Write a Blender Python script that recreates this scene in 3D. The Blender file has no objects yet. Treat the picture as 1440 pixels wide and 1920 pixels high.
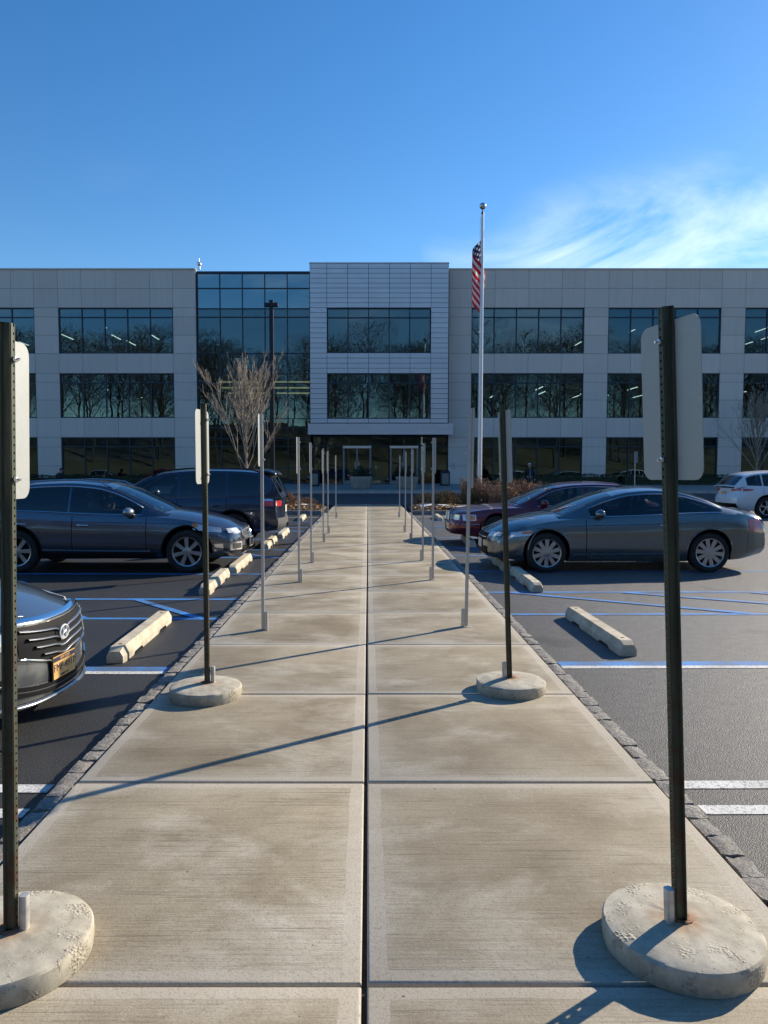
import bpy, bmesh, math, random
from mathutils import Vector, Matrix, Euler, noise
random.seed(11)
R = math.radians
scene = bpy.context.scene
C = scene.collection

# ------------------------------------------------------------------ camera
CAM = Vector((0.012, 0.0, 1.64)); PITCH = R(3.34); FPX = 1387.0
cam_d = bpy.data.cameras.new('camera'); cam = bpy.data.objects.new('camera', cam_d); C.objects.link(cam)
cam.location = CAM; cam.rotation_euler = (R(90) - PITCH, 0, 0)
cam_d.sensor_fit = 'VERTICAL'; cam_d.sensor_height = 36.0; cam_d.lens = FPX / 1920 * 36
cam_d.shift_x = 30 / 1920; cam_d.clip_start = 0.05; cam_d.clip_end = 3000
scene.camera = cam
# ------------------------------------------------------------------ light
SUN_AZ, SUN_EL = R(54), R(26.3)          # azimuth clockwise from +Y
world = bpy.data.worlds.new('World'); scene.world = world; world.use_nodes = True
wn = world.node_tree.nodes; wl = world.node_tree.links; wn.clear()
w_out = wn.new('ShaderNodeOutputWorld'); w_bg = wn.new('ShaderNodeBackground'); w_sky = wn.new('ShaderNodeTexSky')
w_sky.sky_type = 'NISHITA'; w_sky.sun_disc = False; w_sky.sun_elevation = SUN_EL; w_sky.sun_rotation = SUN_AZ
w_sky.altitude = 50; w_sky.air_density = 1.0; w_sky.dust_density = 0.12; w_sky.ozone_density = 2.2
w_bg.inputs['Strength'].default_value = 0.112
# thin cirrus: stretched noise in sky direction space, fading with height
tc = wn.new('ShaderNodeTexCoord')
sep = wn.new('ShaderNodeSeparateXYZ'); wl.new(tc.outputs['Generated'], sep.inputs[0])
def wmath(op, a, b=None, c=None, clamp=False):
    n = wn.new('ShaderNodeMath'); n.operation = op; n.use_clamp = clamp
    for i, v in enumerate((a, b, c)):
        if v is None: continue
        if isinstance(v, (int, float)): n.inputs[i].default_value = v
        else: wl.new(v, n.inputs[i])
    return n.outputs[0]
mp = wn.new('ShaderNodeMapping'); wl.new(tc.outputs['Generated'], mp.inputs['Vector'])
mp.inputs['Rotation'].default_value = (0, R(22), 0); mp.inputs['Scale'].default_value = (3.4, 3.4, 9.5); mp.inputs['Location'].default_value = (-20.5063, -0.5602, 0)
nz = wn.new('ShaderNodeTexNoise'); wl.new(mp.outputs[0], nz.inputs['Vector'])
nz.inputs['Scale'].default_value = 1.0; nz.inputs['Detail'].default_value = 10; nz.inputs['Roughness'].default_value = 0.6; nz.inputs['Distortion'].default_value = 0.75
mp2 = wn.new('ShaderNodeMapping'); wl.new(tc.outputs['Generated'], mp2.inputs['Vector']); mp2.inputs['Location'].default_value = (-11.2214, -0.7663, 0); mp2.inputs['Scale'].default_value = (1, 1, 1.6)
nz2 = wn.new('ShaderNodeTexNoise'); wl.new(mp2.outputs[0], nz2.inputs['Vector']); nz2.inputs['Scale'].default_value = 2.1; nz2.inputs['Detail'].default_value = 2
big = wmath('MULTIPLY_ADD', nz2.outputs[0], 7.0, -3.62, True)
wis = wmath('MULTIPLY_ADD', nz.outputs[0], 3.6, -1.52, True)
cov = wmath('MULTIPLY', big, wis)
low = wmath('MULTIPLY', wmath('MULTIPLY_ADD', sep.outputs[2], -8.0, 2.95, True), wmath('MULTIPLY_ADD', sep.outputs[2], 12.0, -0.4, True))
cov = wmath('MULTIPLY', wmath('MULTIPLY', cov, low), 0.72)
mixc = wn.new('ShaderNodeMixRGB'); wl.new(cov, mixc.inputs[0])
hs = wn.new('ShaderNodeHueSaturation'); hs.inputs['Saturation'].default_value = 1.33; hs.inputs['Hue'].default_value = 0.504; hs.inputs['Value'].default_value = 1.0
wl.new(w_sky.outputs[0], hs.inputs['Color']); wl.new(hs.outputs[0], mixc.inputs[1]); mixc.inputs[2].default_value = (9.0, 9.6, 10.4, 1)
wl.new(mixc.outputs[0], w_bg.inputs[0]); wl.new(w_bg.outputs[0], w_out.inputs[0])
sun_d = bpy.data.lights.new('sun', 'SUN'); sun_d.energy = 4.9; sun_d.angle = R(0.53); sun_d.color = (1.0, 0.88, 0.70)
sun = bpy.data.objects.new('sun', sun_d); C.objects.link(sun)
SUND = Vector((math.cos(SUN_EL) * math.sin(SUN_AZ), math.cos(SUN_EL) * math.cos(SUN_AZ), math.sin(SUN_EL)))
sun.rotation_euler = SUND.to_track_quat('Z', 'Y').to_euler(); sun.location = SUND * 80
vs = scene.view_settings; vs.view_transform = 'Standard'; vs.look = 'None'; vs.exposure = 0.62; vs.gamma = 1.0; vs.use_curve_mapping = False
scene.cycles.max_bounces = 7; scene.cycles.transparent_max_bounces = 10; scene.cycles.use_denoising = True
scene.cycles.sample_clamp_indirect = 6

def px(x, y, Y=None, z=None):
    """photo pixel -> world point on the plane Y=const or z=const"""
    dx = (x - 690) / FPX; dy = (960 - y) / FPX
    d = Vector((dx, math.cos(PITCH) + dy * math.sin(PITCH), -math.sin(PITCH) + dy * math.cos(PITCH)))
    t = (Y - CAM.y) / d.y if Y is not None else (z - CAM.z) / d.z
    return CAM + d * t

# ------------------------------------------------------------------ materials
class NT:
    def __init__(s, name):
        s.m = bpy.data.materials.new(name); s.m.use_nodes = True
        s.t = s.m.node_tree; s.b = s.t.nodes['Principled BSDF']; s.out = s.t.nodes['Material Output']
    def n(s, typ, **kw):
        o = s.t.nodes.new(typ)
        for k, v in kw.items():
            if hasattr(o, k) and not k[0].isupper(): setattr(o, k, v)
            else: s.set(o.inputs[k.replace('_', ' ')], v)
        return o
    def set(s, sock, v):
        if isinstance(v, bpy.types.NodeSocket): s.t.links.new(v, sock)
        elif isinstance(v, (tuple, list)) and len(v) == 3 and sock.type == 'RGBA': sock.default_value = (*v, 1)
        else: sock.default_value = v
    def p(s, **kw):
        for k, v in kw.items(): s.set(s.b.inputs[k.replace('_', ' ')], v)
    def math(s, op, a, b=None, c=None, clamp=False):
        o = s.t.nodes.new('ShaderNodeMath'); o.operation = op; o.use_clamp = clamp
        for i, v in enumerate((a, b, c)):
            if v is not None: s.set(o.inputs[i], v)
        return o.outputs[0]
    def mix(s, f, a, b, typ='MIX'):
        o = s.t.nodes.new('ShaderNodeMixRGB'); o.blend_type = typ
        s.set(o.inputs[0], f); s.set(o.inputs[1], a); s.set(o.inputs[2], b); return o.outputs[0]
    def ramp(s, f, *stops):
        o = s.t.nodes.new('ShaderNodeValToRGB'); s.set(o.inputs[0], f)
        e = o.color_ramp.elements
        while len(e) < len(stops): e.new(0.5)
        for el, (p_, c_) in zip(e, stops):
            el.position = p_; el.color = (c_, c_, c_, 1) if isinstance(c_, (int, float)) else (*c_, 1)
        return o.outputs[0]
    def noise(s, vec, scale, detail=4, rough=0.55, dist=0.0):
        o = s.t.nodes.new('ShaderNodeTexNoise'); s.set(o.inputs['Vector'], vec); s.set(o.inputs['Scale'], scale)
        o.inputs['Detail'].default_value = detail; o.inputs['Roughness'].default_value = rough; o.inputs['Distortion'].default_value = dist
        return o.outputs[0]
    def mapping(s, vec, scale=(1, 1, 1), loc=(0, 0, 0), rot=(0, 0, 0)):
        o = s.t.nodes.new('ShaderNodeMapping'); s.set(o.inputs['Vector'], vec)
        o.inputs['Scale'].default_value = scale; o.inputs['Location'].default_value = loc; o.inputs['Rotation'].default_value = rot
        return o.outputs[0]
    def obj(s): return s.n('ShaderNodeTexCoord').outputs['Object']
    def pos(s): return s.n('ShaderNodeNewGeometry').outputs['Position']
    def rnd(s): return s.n('ShaderNodeObjectInfo').outputs['Random']
    def bump(s, h, strength=0.3, dist=0.01):
        o = s.t.nodes.new('ShaderNodeBump'); o.inputs['Strength'].default_value = strength; o.inputs['Distance'].default_value = dist
        s.set(o.inputs['Height'], h); s.t.links.new(o.outputs[0], s.b.inputs['Normal']); return o
MATS = {}
def mat(name, color, rough=0.6, metal=0.0, var=0.0, vscale=6.0, bump=0.0, bscale=60.0, spec=None, coat=0.0):
    if name in MATS: return MATS[name]
    t = NT(name); c = color
    if var > 0:
        f = t.noise(t.obj(), vscale, 5, 0.6)
        lo = tuple(v * (1 - var) for v in color); hi = tuple(min(1, v * (1 + var)) for v in color)
        c = t.mix(t.ramp(f, (0.3, 0), (0.7, 1)), lo, hi)
    t.p(Base_Color=c, Roughness=rough, Metallic=metal)
    if spec is not None: t.p(Specular_IOR_Level=spec)
    if coat: t.p(Coat_Weight=coat, Coat_Roughness=0.04)
    if bump: t.bump(t.noise(t.obj(), bscale, 4, 0.6), bump, 0.01)
    MATS[name] = t.m; return t.m
def emis(name, color, strength):
    t = NT(name); t.p(Base_Color=(0.8, 0.8, 0.8), Emission_Color=color, Emission_Strength=strength)
    t.m.cycles.emission_sampling = 'NONE'; MATS[name] = t.m; return t.m

# ------------------------------------------------------------------ mesh builder
class MB:
    def __init__(s): s.v = []; s.f = []; s.mi = []; s.cur = 0
    def add(s, vs_, fs):
        o = len(s.v); s.v += [tuple(v) for v in vs_]
        for f in fs: s.f.append(tuple(i + o for i in f)); s.mi.append(s.cur)
        return s
    def box(s, c, size, rot=None):
        hx, hy, hz = (d / 2 for d in size); c = Vector(c)
        vs_ = [Vector((x, y, z)) for z in (-hz, hz) for y in (-hy, hy) for x in (-hx, hx)]
        if rot is not None:
            M = rot if isinstance(rot, Matrix) else Matrix.Rotation(rot, 3, 'Z')
            vs_ = [M @ v for v in vs_]
        return s.add([v + c for v in vs_], [(0, 2, 3, 1), (4, 5, 7, 6), (0, 1, 5, 4), (2, 6, 7, 3), (0, 4, 6, 2), (1, 3, 7, 5)])
    def bx(s, x0, x1, y0, y1, z0, z1): return s.box(((x0 + x1) / 2, (y0 + y1) / 2, (z0 + z1) / 2), (x1 - x0, y1 - y0, z1 - z0))
    def tube(s, path, r, n=8, caps=True):
        path = [Vector(p) for p in path]; rs = r if isinstance(r, (list, tuple)) else [r] * len(path)
        vs_ = []; up = None
        for i, p in enumerate(path):
            d = (path[min(i + 1, len(path) - 1)] - path[max(i - 1, 0)])
            d = d.normalized() if d.length > 1e-9 else Vector((0, 0, 1))
            if up is None:
                up = d.orthogonal().normalized()
            up = (up - d * up.dot(d)); up = up.normalized() if up.length > 1e-6 else d.orthogonal().normalized()
            w = d.cross(up)
            for k in range(n):
                a = 2 * math.pi * k / n; vs_.append(p + (up * math.cos(a) + w * math.sin(a)) * rs[i])
        fs = []
        for i in range(len(path) - 1):
            for k in range(n):
                k2 = (k + 1) % n; fs.append((i * n + k, i * n + k2, (i + 1) * n + k2, (i + 1) * n + k))
        if caps: fs.append(tuple(range(n))[::-1]); fs.append(tuple(range((len(path) - 1) * n, len(path) * n)))
        return s.add(vs_, fs)
    def lathe(s, prof, n=32, axis='Z', c=(0, 0, 0), caps=True):
        """prof: list of (radius, height)"""
        vs_ = []; c = Vector(c)
        for r, h in prof:
            for k in range(n):
                a = 2 * math.pi * k / n; ca, sa = math.cos(a) * r, math.sin(a) * r
                vs_.append(c + (Vector((ca, sa, h)) if axis == 'Z' else Vector((ca, h, sa)) if axis == 'Y' else Vector((h, ca, sa))))
        fs = []
        for i in range(len(prof) - 1):
            for k in range(n):
                k2 = (k + 1) % n; q = (i * n + k, i * n + k2, (i + 1) * n + k2, (i + 1) * n + k)
                fs.append(q if axis != 'Y' else q[::-1])
        if caps:
            fs.append(tuple(range(n))[::-1]); fs.append(tuple(range((len(prof) - 1) * n, len(prof) * n)))
        return s.add(vs_, fs)
    def grid(s, fn, nu, nv, flip=False):
        vs_ = [fn(i / nu, j / nv) for i in range(nu + 1) for j in range(nv + 1)]
        fs = []
        for i in range(nu):
            for j in range(nv):
                a = i * (nv + 1) + j; q = (a, a + nv + 1, a + nv + 2, a + 1); fs.append(q[::-1] if flip else q)
        return s.add(vs_, fs)
    def prism(s, poly, z0, z1, M=None):
        """poly in local xy, extruded z0..z1, transformed by M"""
        n = len(poly); vs_ = [Vector((x, y, z0)) for x, y in poly] + [Vector((x, y, z1)) for x, y in poly]
        if M is not None: vs_ = [M @ v for v in vs_]
        fs = [tuple(range(n))[::-1], tuple(range(n, 2 * n))] + [(i, (i + 1) % n, n + (i + 1) % n, n + i) for i in range(n)]
        return s.add(vs_, fs)
    def mesh(s, name, mats, smooth=None):
        me = bpy.data.meshes.new(name); me.from_pydata(s.v, [], s.f)
        for m in (mats if isinstance(mats, (list, tuple)) else [mats]): me.materials.append(m)
        if any(s.mi): me.polygons.foreach_set('material_index', s.mi)
        if smooth is not None:
            me.polygons.foreach_set('use_smooth', [True] * len(me.polygons)); me.set_sharp_from_angle(angle=R(smooth))
        me.update(); return me
    def build(s, name, mats, parent=None, smooth=None, loc=None, **props):
        return obj(name, s.mesh(name, mats, smooth), parent, loc, **props)
def obj(name, data, parent=None, loc=None, **props):
    o = bpy.data.objects.new(name, data); C.objects.link(o)
    if parent is not None: o.parent = parent
    if loc is not None: o.location = loc
    for k, v in props.items(): o[k] = v
    return o
def thing(name, label, category, loc=(0, 0, 0), rz=0.0, group=None):
    o = bpy.data.objects.new(name, None); C.objects.link(o); o.location = loc; o.rotation_euler = (0, 0, rz)
    o.empty_display_size = 0.2; o['label'] = label; o['category'] = category
    if group: o['group'] = group
    return o
def tag(o, label, category, group=None):
    o['label'] = label; o['category'] = category
    if group: o['group'] = group
    return o
def copy_tree(o, parent=None):
    c = o.copy(); C.objects.link(c); c.parent = parent
    for ch in o.children: copy_tree(ch, c)
    return c
def baked(o):
    """apply an object's modifiers to a fresh mesh"""
    bpy.context.view_layer.update()
    dg = bpy.context.evaluated_depsgraph_get()
    me = bpy.data.meshes.new_from_object(o.evaluated_get(dg)); old = o.data
    o.modifiers.clear(); o.data = me; return o
def pchip(pts):
    xs = [p[0] for p in pts]; ys = [p[1] for p in pts]; n = len(xs)
    if n == 1: return lambda x: ys[0]
    h = [xs[i + 1] - xs[i] for i in range(n - 1)]; d = [(ys[i + 1] - ys[i]) / h[i] for i in range(n - 1)]
    m = [0.0] * n
    m[0], m[-1] = d[0], d[-1]
    for i in range(1, n - 1):
        if d[i - 1] * d[i] > 0:
            w1 = 2 * h[i] + h[i - 1]; w2 = h[i] + 2 * h[i - 1]; m[i] = (w1 + w2) / (w1 / d[i - 1] + w2 / d[i])
    def f(x):
        if x <= xs[0]: return ys[0]
        if x >= xs[-1]: return ys[-1]
        i = 0
        while x > xs[i + 1]: i += 1
        t = (x - xs[i]) / h[i]; t2 = t * t; t3 = t2 * t
        return ys[i] * (2 * t3 - 3 * t2 + 1) + h[i] * m[i] * (t3 - 2 * t2 + t) + ys[i + 1] * (-2 * t3 + 3 * t2) + h[i] * m[i + 1] * (t3 - t2)
    return f
def lerp(a, b, t): return a + (b - a) * t
# ================================================================== the setting: ground, walk, kerbs
ASPH = -0.10                                   # level of the car park below the walk
def m_asphalt():
    t = NT('asphalt'); p = t.pos()
    fine = t.noise(p, 130, 4, 0.78); mid = t.noise(p, 9, 5, 0.6); big = t.noise(t.mapping(p, (0.25, 0.6, 1)), 1.0, 5, 0.6, 0.6)
    sp = t.n('ShaderNodeTexVoronoi', Vector=p, Scale=150.0)
    c = t.ramp(fine, (0.40, (0.007, 0.0075, 0.009)), (0.60, (0.06, 0.06, 0.061)))
    sxy = t.n('ShaderNodeSeparateXYZ', Vector=p)
    worn_glare = t.math('MULTIPLY_ADD', sxy.outputs[0], 0.35, -0.1, True)       # right-hand bays older and paler, with sun glare put into the colour
    worn_glare = t.math('MULTIPLY', worn_glare, 0.8)
    c = t.mix(worn_glare, c, t.mix(t.ramp(fine, (0.40, 0), (0.60, 1)), (0.04, 0.04, 0.04), (0.27, 0.267, 0.262)))
    c = t.mix(t.math('MULTIPLY', t.math('MULTIPLY', t.ramp(big, (0.5, 0), (0.75, 1)), 0.35), t.math('MULTIPLY_ADD', worn_glare, 0.8, 0.25)), c, (0.13, 0.128, 0.125))
    salt = t.ramp(t.noise(t.mapping(p, (0.5, 1.4, 1), (5, 2, 0)), 1.6, 7, 0.7), (0.66, 0), (0.78, 1))
    c = t.mix(t.math('MULTIPLY', t.math('MULTIPLY', salt, t.math('MULTIPLY_ADD', sxy.outputs[0], 0.3, -1.2, True)), 0.45), c, (0.4, 0.4, 0.4))
    c = t.mix(t.math('MULTIPLY', t.ramp(mid, (0.35, 1), (0.6, 0)), 0.25), c, (0.02, 0.02, 0.022))
    oil = t.ramp(t.noise(t.mapping(p, (1, 1, 1), (11, 4, 0)), 0.9, 3, 0.5), (0.66, 0), (0.74, 1))
    c = t.mix(t.math('MULTIPLY', oil, 0.5), c, (0.018, 0.018, 0.02))
    t.p(Base_Color=c, Roughness=t.ramp(fine, (0.3, 0.46), (0.7, 0.66)), Specular_IOR_Level=0.36)
    h = t.math('ADD', t.math('MULTIPLY', sp.outputs['Distance'], -1.0), fine)
    t.bump(h, 0.7, 0.006); return t.m
def m_concrete_slab():
    """broom finished concrete with tooled margins; slab-local coordinates give the margin"""
    t = NT('broom_concrete'); p = t.pos(); o = t.obj()
    so = t.n('ShaderNodeSeparateXYZ', Vector=o)
    ax = t.math('ABSOLUTE', so.outputs[0]); ay = t.math('ABSOLUTE', so.outputs[1])
    wob = t.math('MULTIPLY_ADD', t.noise(p, 3.5, 4), 0.03, -0.015)
    mx = t.math('GREATER_THAN', t.math('ADD', ax, wob), 0.685); my = t.math('GREATER_THAN', t.math('ADD', ay, t.math('MULTIPLY', wob, 0.7)), 0.695)
    mar = t.math('MAXIMUM', mx, my)
    broom = t.noise(t.mapping(p, (2.0, 58, 1)), 1.0, 4, 0.7)
    broad = t.noise(t.mapping(p, (0.9, 3.2, 1), (3, 1, 0)), 1.0, 4, 0.6)
    st = t.noise(t.mapping(p, (0.9, 1.1, 1)), 1.0, 7, 0.62, 0.35); st2 = t.noise(t.mapping(p, (0.8, 1.2, 1), (7, 3, 0)), 1.7, 8, 0.66, 0.3)
    fine = t.noise(p, 120, 3, 0.8); grit = t.noise(p, 46, 6, 0.85)
    base = t.mix(t.ramp(st, (0.36, 0), (0.64, 1)), (0.225, 0.18, 0.113), (0.41, 0.352, 0.25))
    base = t.mix(t.math('MULTIPLY', t.ramp(st2, (0.50, 0), (0.74, 1)), 0.62), base, (0.66, 0.615, 0.515))
    base = t.mix(t.math('MULTIPLY', t.ramp(t.noise(t.mapping(p, (0.9, 1.1, 1), (2, 9, 0)), 1.5, 6, 0.62, 0.5), (0.54, 0), (0.72, 1)), 0.55), base, (0.165, 0.128, 0.08))
    edge = t.math('MAXIMUM', ax, ay)
    base = t.mix(t.math('MULTIPLY', t.ramp(t.math('ADD', edge, t.math('MULTIPLY_ADD', st2, 0.3, -0.15)), (0.55, 0), (0.76, 1)), 0.5), base, (0.54, 0.495, 0.41))
    inner = t.math('SUBTRACT', 1.0, mar)
    line = t.math('MULTIPLY', t.ramp(broom, (0.36, 1), (0.46, 0)), t.math('MULTIPLY', t.ramp(broad, (0.36, 0.15), (0.62, 1)), inner))
    base = t.mix(t.math('MULTIPLY', line, 0.6), base, (0.11, 0.088, 0.06))
    base = t.mix(t.math('MULTIPLY', mar, 0.5), base, (0.50, 0.45, 0.37))
    base = t.mix(t.math('MULTIPLY', t.ramp(fine, (0.34, 1), (0.48, 0)), 0.4), base, (0.11, 0.088, 0.062))
    base = t.mix(t.math('MULTIPLY', t.ramp(grit, (0.34, 1), (0.44, 0)), 0.45), base, (0.10, 0.078, 0.052))
    base = t.mix(t.math('MULTIPLY', t.ramp(grit, (0.57, 0), (0.68, 1)), 0.35), base, (0.66, 0.61, 0.51))
    rn = t.rnd(); base = t.mix(t.math('MULTIPLY', rn, 0.16), base, (0.22, 0.19, 0.15))
    spots = t.n('ShaderNodeTexVoronoi', Vector=p, Scale=7.0)
    base = t.mix(t.math('MULTIPLY', t.math('LESS_THAN', spots.outputs['Distance'], 0.035), 0.8), base, (0.07, 0.06, 0.05))
    t.p(Base_Color=base, Roughness=0.78, Specular_IOR_Level=0.35)
    h = t.math('ADD', t.math('MULTIPLY', t.math('MULTIPLY', broom, inner), 1.1), t.math('MULTIPLY', fine, 0.5))
    h = t.math('ADD', h, t.math('MULTIPLY', mar, -0.55))
    t.bump(h, 0.5, 0.006); return t.m
def m_granite():
    t = NT('granite_block'); p = t.pos()
    f = t.noise(p, 60, 5, 0.7); g = t.noise(p, 11, 5, 0.6)
    c = t.ramp(f, (0.30, (0.06, 0.056, 0.05)), (0.47, (0.22, 0.205, 0.18)), (0.66, (0.46, 0.43, 0.38)))
    c = t.mix(t.math('MULTIPLY', t.rnd(), 0.5), c, (0.16, 0.15, 0.14))
    c = t.mix(t.math('MULTIPLY', t.ramp(g, (0.5, 0), (0.7, 1)), 0.5), c, (0.22, 0.18, 0.13))
    t.p(Base_Color=c, Roughness=0.75); t.bump(t.math('ADD', f, t.math('MULTIPLY', g, 2.0)), 0.8, 0.012); return t.m
def m_paint(name, col, lo=0.3):
    t = NT(name); p = t.pos()
    w = t.ramp(t.noise(p, 42, 6, 0.8), (0.36, 0), (0.5, 1)); w2 = t.ramp(t.noise(p, 2.6, 6, 0.65), (0.33, lo), (0.6, 1))
    f = t.math('MULTIPLY', w, w2)
    t.p(Base_Color=t.mix(f, (0.085, 0.085, 0.088), col), Roughness=0.7)
    t.bump(t.noise(p, 95, 3, 0.7), 0.5, 0.008); return t.m
def m_ground():
    t = NT('winter_grass'); p = t.pos()
    c = t.mix(t.ramp(t.noise(p, 0.15, 6, 0.6), (0.35, 0), (0.65, 1)), (0.075, 0.06, 0.035), (0.145, 0.115, 0.07))
    t.p(Base_Color=t.mix(t.ramp(t.noise(p, 6, 5), (0.3, 0), (0.7, 0.5)), c, (0.06, 0.06, 0.025)), Roughness=0.95); return t.m
M_ASPH = m_asphalt(); M_SLAB = m_concrete_slab(); M_GRAN = m_granite(); M_GRASS = m_ground()
M_BLUE = m_paint('blue_line_paint', (0.03, 0.26, 0.70)); M_WHITE = m_paint('white_line_paint', (0.78, 0.78, 0.75), 0.6)
M_JOINT = mat('joint_dirt', (0.045, 0.036, 0.028), 0.95, var=0.4, vscale=20)

b = MB()
HN = 90
def gy(i): return -420 + 1300 * i / 60
b.add([(-900, -60, -0.16), (900, -60, -0.16), (900, 1500, -0.16), (-900, 1500, -0.16)], [(0, 1, 2, 3)])
b.build('ground', M_GRASS, kind='structure')
# the slope behind the car park (seen mirrored in the glass)
def hillf(u, v):
    x = -240 + 480 * u; y = -34 - 150 * v
    h = -0.16 + 14 * (1 - math.exp(-(v * 150 / 30) ** 1.5)) + 1.6 * noise.noise((x * 0.02, y * 0.02, 3)) * min(1, v * 6)
    return (x, y, h)
MB().grid(hillf, 40, 16, True).build('grass_slope', M_GRASS, smooth=60, kind='structure')
b = MB(); b.add([(-95, -34, ASPH), (95, -34, ASPH), (95, 36, ASPH), (-95, 36, ASPH)], [(0, 1, 2, 3)])
lot = b.build('car_park_asphalt', M_ASPH, kind='structure')
# driveway past the entrance climbs a little, kerb, then the entrance terrace up to the facade
DR0, DR1, FAC = 33.9, 43.6, 50.0
M_DRIVE = mat('driveway_asphalt', (0.06, 0.061, 0.065), 0.7, var=0.25, vscale=3, bump=0.4, bscale=80)
M_TERR = mat('terrace_concrete', (0.30, 0.285, 0.26), 0.75, var=0.12, vscale=1.5, bump=0.2, bscale=50)
b = MB(); b.add([(-95, DR0, -0.012), (95, DR0, -0.012), (95, DR1, 0.20), (-95, DR1, 0.20)], [(0, 1, 2, 3)])
b.add([(-95, DR0, -0.2), (95, DR0, -0.2), (95, DR0, -0.012), (-95, DR0, -0.012)], [(0, 1, 2, 3)])
b.build('driveway', M_DRIVE, kind='structure')
def terr_z(Y): return lerp(0.35, 0.62, max(0, min(1, (Y - DR1) / (FAC - DR1))))
b = MB(); b.add([(-95, DR1, 0.35), (95, DR1, 0.35), (95, FAC + 2, 0.62 + 0.085), (-95, FAC + 2, 0.62 + 0.085), (-95, DR1, 0.1), (95, DR1, 0.1)], [(0, 1, 2, 3), (4, 5, 1, 0)])
terr = b.build('entrance_terrace', M_TERR, kind='structure')
for i in range(44):
    x0 = -44 + i * 2.0
    MB().bx(x0 + 0.008, x0 + 1.992, DR1 - 0.17, DR1 - 0.003, 0.05, 0.36).build('kerb_stone', mat('kerb_concrete', (0.42, 0.40, 0.37), 0.8, var=0.15, vscale=3), terr)

# ---- the walk: two columns of 5 ft slabs
J0, JP, WH = 2.27, 1.522, 1.525
rows = range(-3, 21); GAP = 0.009
walk = MB().bx(-WH, WH, J0 - 4 * JP, J0 + 20.55 * JP, -0.2, -0.028).build('walkway', M_JOINT, kind='structure')
def slab_mesh(sx, sy):
    bm = bmesh.new(); bmesh.ops.create_cube(bm, size=1.0)
    for v in bm.verts: v.co = Vector((v.co.x * (sx - 2 * GAP), v.co.y * (sy - 2 * GAP), -0.055 + v.co.z * 0.11))
    te = [e for e in bm.edges if all(v.co.z > -0.01 for v in e.verts)]
    bmesh.ops.bevel(bm, geom=te, offset=0.011, segments=3, affect='EDGES', profile=0.5)
    me = bpy.data.meshes.new('concrete_slab'); bm.to_mesh(me); bm.free(); me.materials.append(M_SLAB)
    me.polygons.foreach_set('use_smooth', [True] * len(me.polygons)); me.set_sharp_from_angle(angle=R(50)); return me
SL = slab_mesh(WH, JP); rr = random.Random(5)
for r in rows:
    for sgn in (-1, 1):
        Yc = J0 + (r + 0.5) * JP
        if r == 20: Yc -= 0.0
        o = obj('concrete_slab', SL, walk, (sgn * WH / 2, Yc, rr.uniform(-0.003, 0.001)))
        o.rotation_euler = (rr.uniform(-0.0012, 0.0012), rr.uniform(-0.0012, 0.0012), 0)
WEND = J0 + 21 * JP
# red tactile strip where the walk meets the driveway
M_RED = mat('red_tactile', (0.30, 0.055, 0.045), 0.7, var=0.2, vscale=8)
tb = MB(); tb.bx(-1.5, 1.5, WEND + 0.01, WEND + 0.62, -0.2, 0.004)
for i in range(46):
    for j in range(9): tb.lathe([(0.012, 0.004), (0.010, 0.010)], 6, c=(-1.47 + i * 0.0653, WEND + 0.05 + j * 0.065, 0))
tb.build('tactile_strip', M_RED, walk)

# ---- belgian block kerbs, stone by stone
def stone_mesh(seed):
    rs = random.Random(seed); bm = bmesh.new(); bmesh.ops.create_cube(bm, size=1.0)
    bmesh.ops.subdivide_edges(bm, edges=bm.edges[:], cuts=2, use_grid_fill=True)
    for v in bm.verts:
        p = v.co.copy(); n = p.normalized()
        v.co = Vector((p.x * 0.100, p.y * 0.160, p.z * 0.2 - 0.1))
        k = 0.86 + 0.14 * (1 - max(abs(p.x), abs(p.y), abs(p.z)) * 0 - (abs(p.x) + abs(p.y) + abs(p.z)) / 3)
        v.co.x *= k * rs.uniform(0.88, 1.1); v.co.y *= k * rs.uniform(0.96, 1.05)
        v.co.z += rs.uniform(-0.005, 0.006) if p.z > 0.4 else 0
        if p.z > 0.4 and (abs(p.x) > 0.4 or abs(p.y) > 0.4): v.co.z -= 0.008
    me = bpy.data.meshes.new('kerb_block'); bm.to_mesh(me); bm.free(); me.materials.append(M_GRAN)
    me.polygons.foreach_set('use_smooth', [True] * len(me.polygons)); me.set_sharp_from_angle(angle=R(35)); return me
STONES = [stone_mesh(i) for i in range(9)]
M_MORT = mat('kerb_mortar', (0.15, 0.115, 0.075), 0.95, var=0.4, vscale=25, bump=0.5, bscale=90)
for sgn in (-1, 1):
    bed = MB().bx(*sorted((sgn * (WH + 0.002), sgn * (WH + 0.115))), -2.2, 28.0, -0.2, -0.034).build('kerb_of_granite_blocks', M_MORT, kind='structure')
    y = -1.6; far = MB()
    while y < 27.9:
        l = rr.uniform(0.86, 1.12)
        if y < 13:
            o = obj('granite_block', STONES[rr.randrange(9)], bed, (sgn * (WH + 0.058 + rr.uniform(-0.008, 0.008)), y, rr.uniform(-0.017, -0.006)))
            o.rotation_euler = (rr.uniform(-0.03, 0.03), rr.uniform(-0.05, 0.05), rr.uniform(-0.05, 0.05)); o.scale = (rr.uniform(0.92, 1.08), l, 1)
        else:
            me = STONES[rr.randrange(9)]; off = Vector((sgn * (WH + 0.058 + rr.uniform(-0.008, 0.008)), y, rr.uniform(-0.017, -0.006)))
            far.add([Vector((v.co.x, v.co.y * l, v.co.z)) + off for v in me.vertices], [tuple(p.vertices) for p in me.polygons])
        y += 0.158 * l
    far.build('distant_granite_blocks', M_GRAN, bed, smooth=35, kind='stuff')

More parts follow.
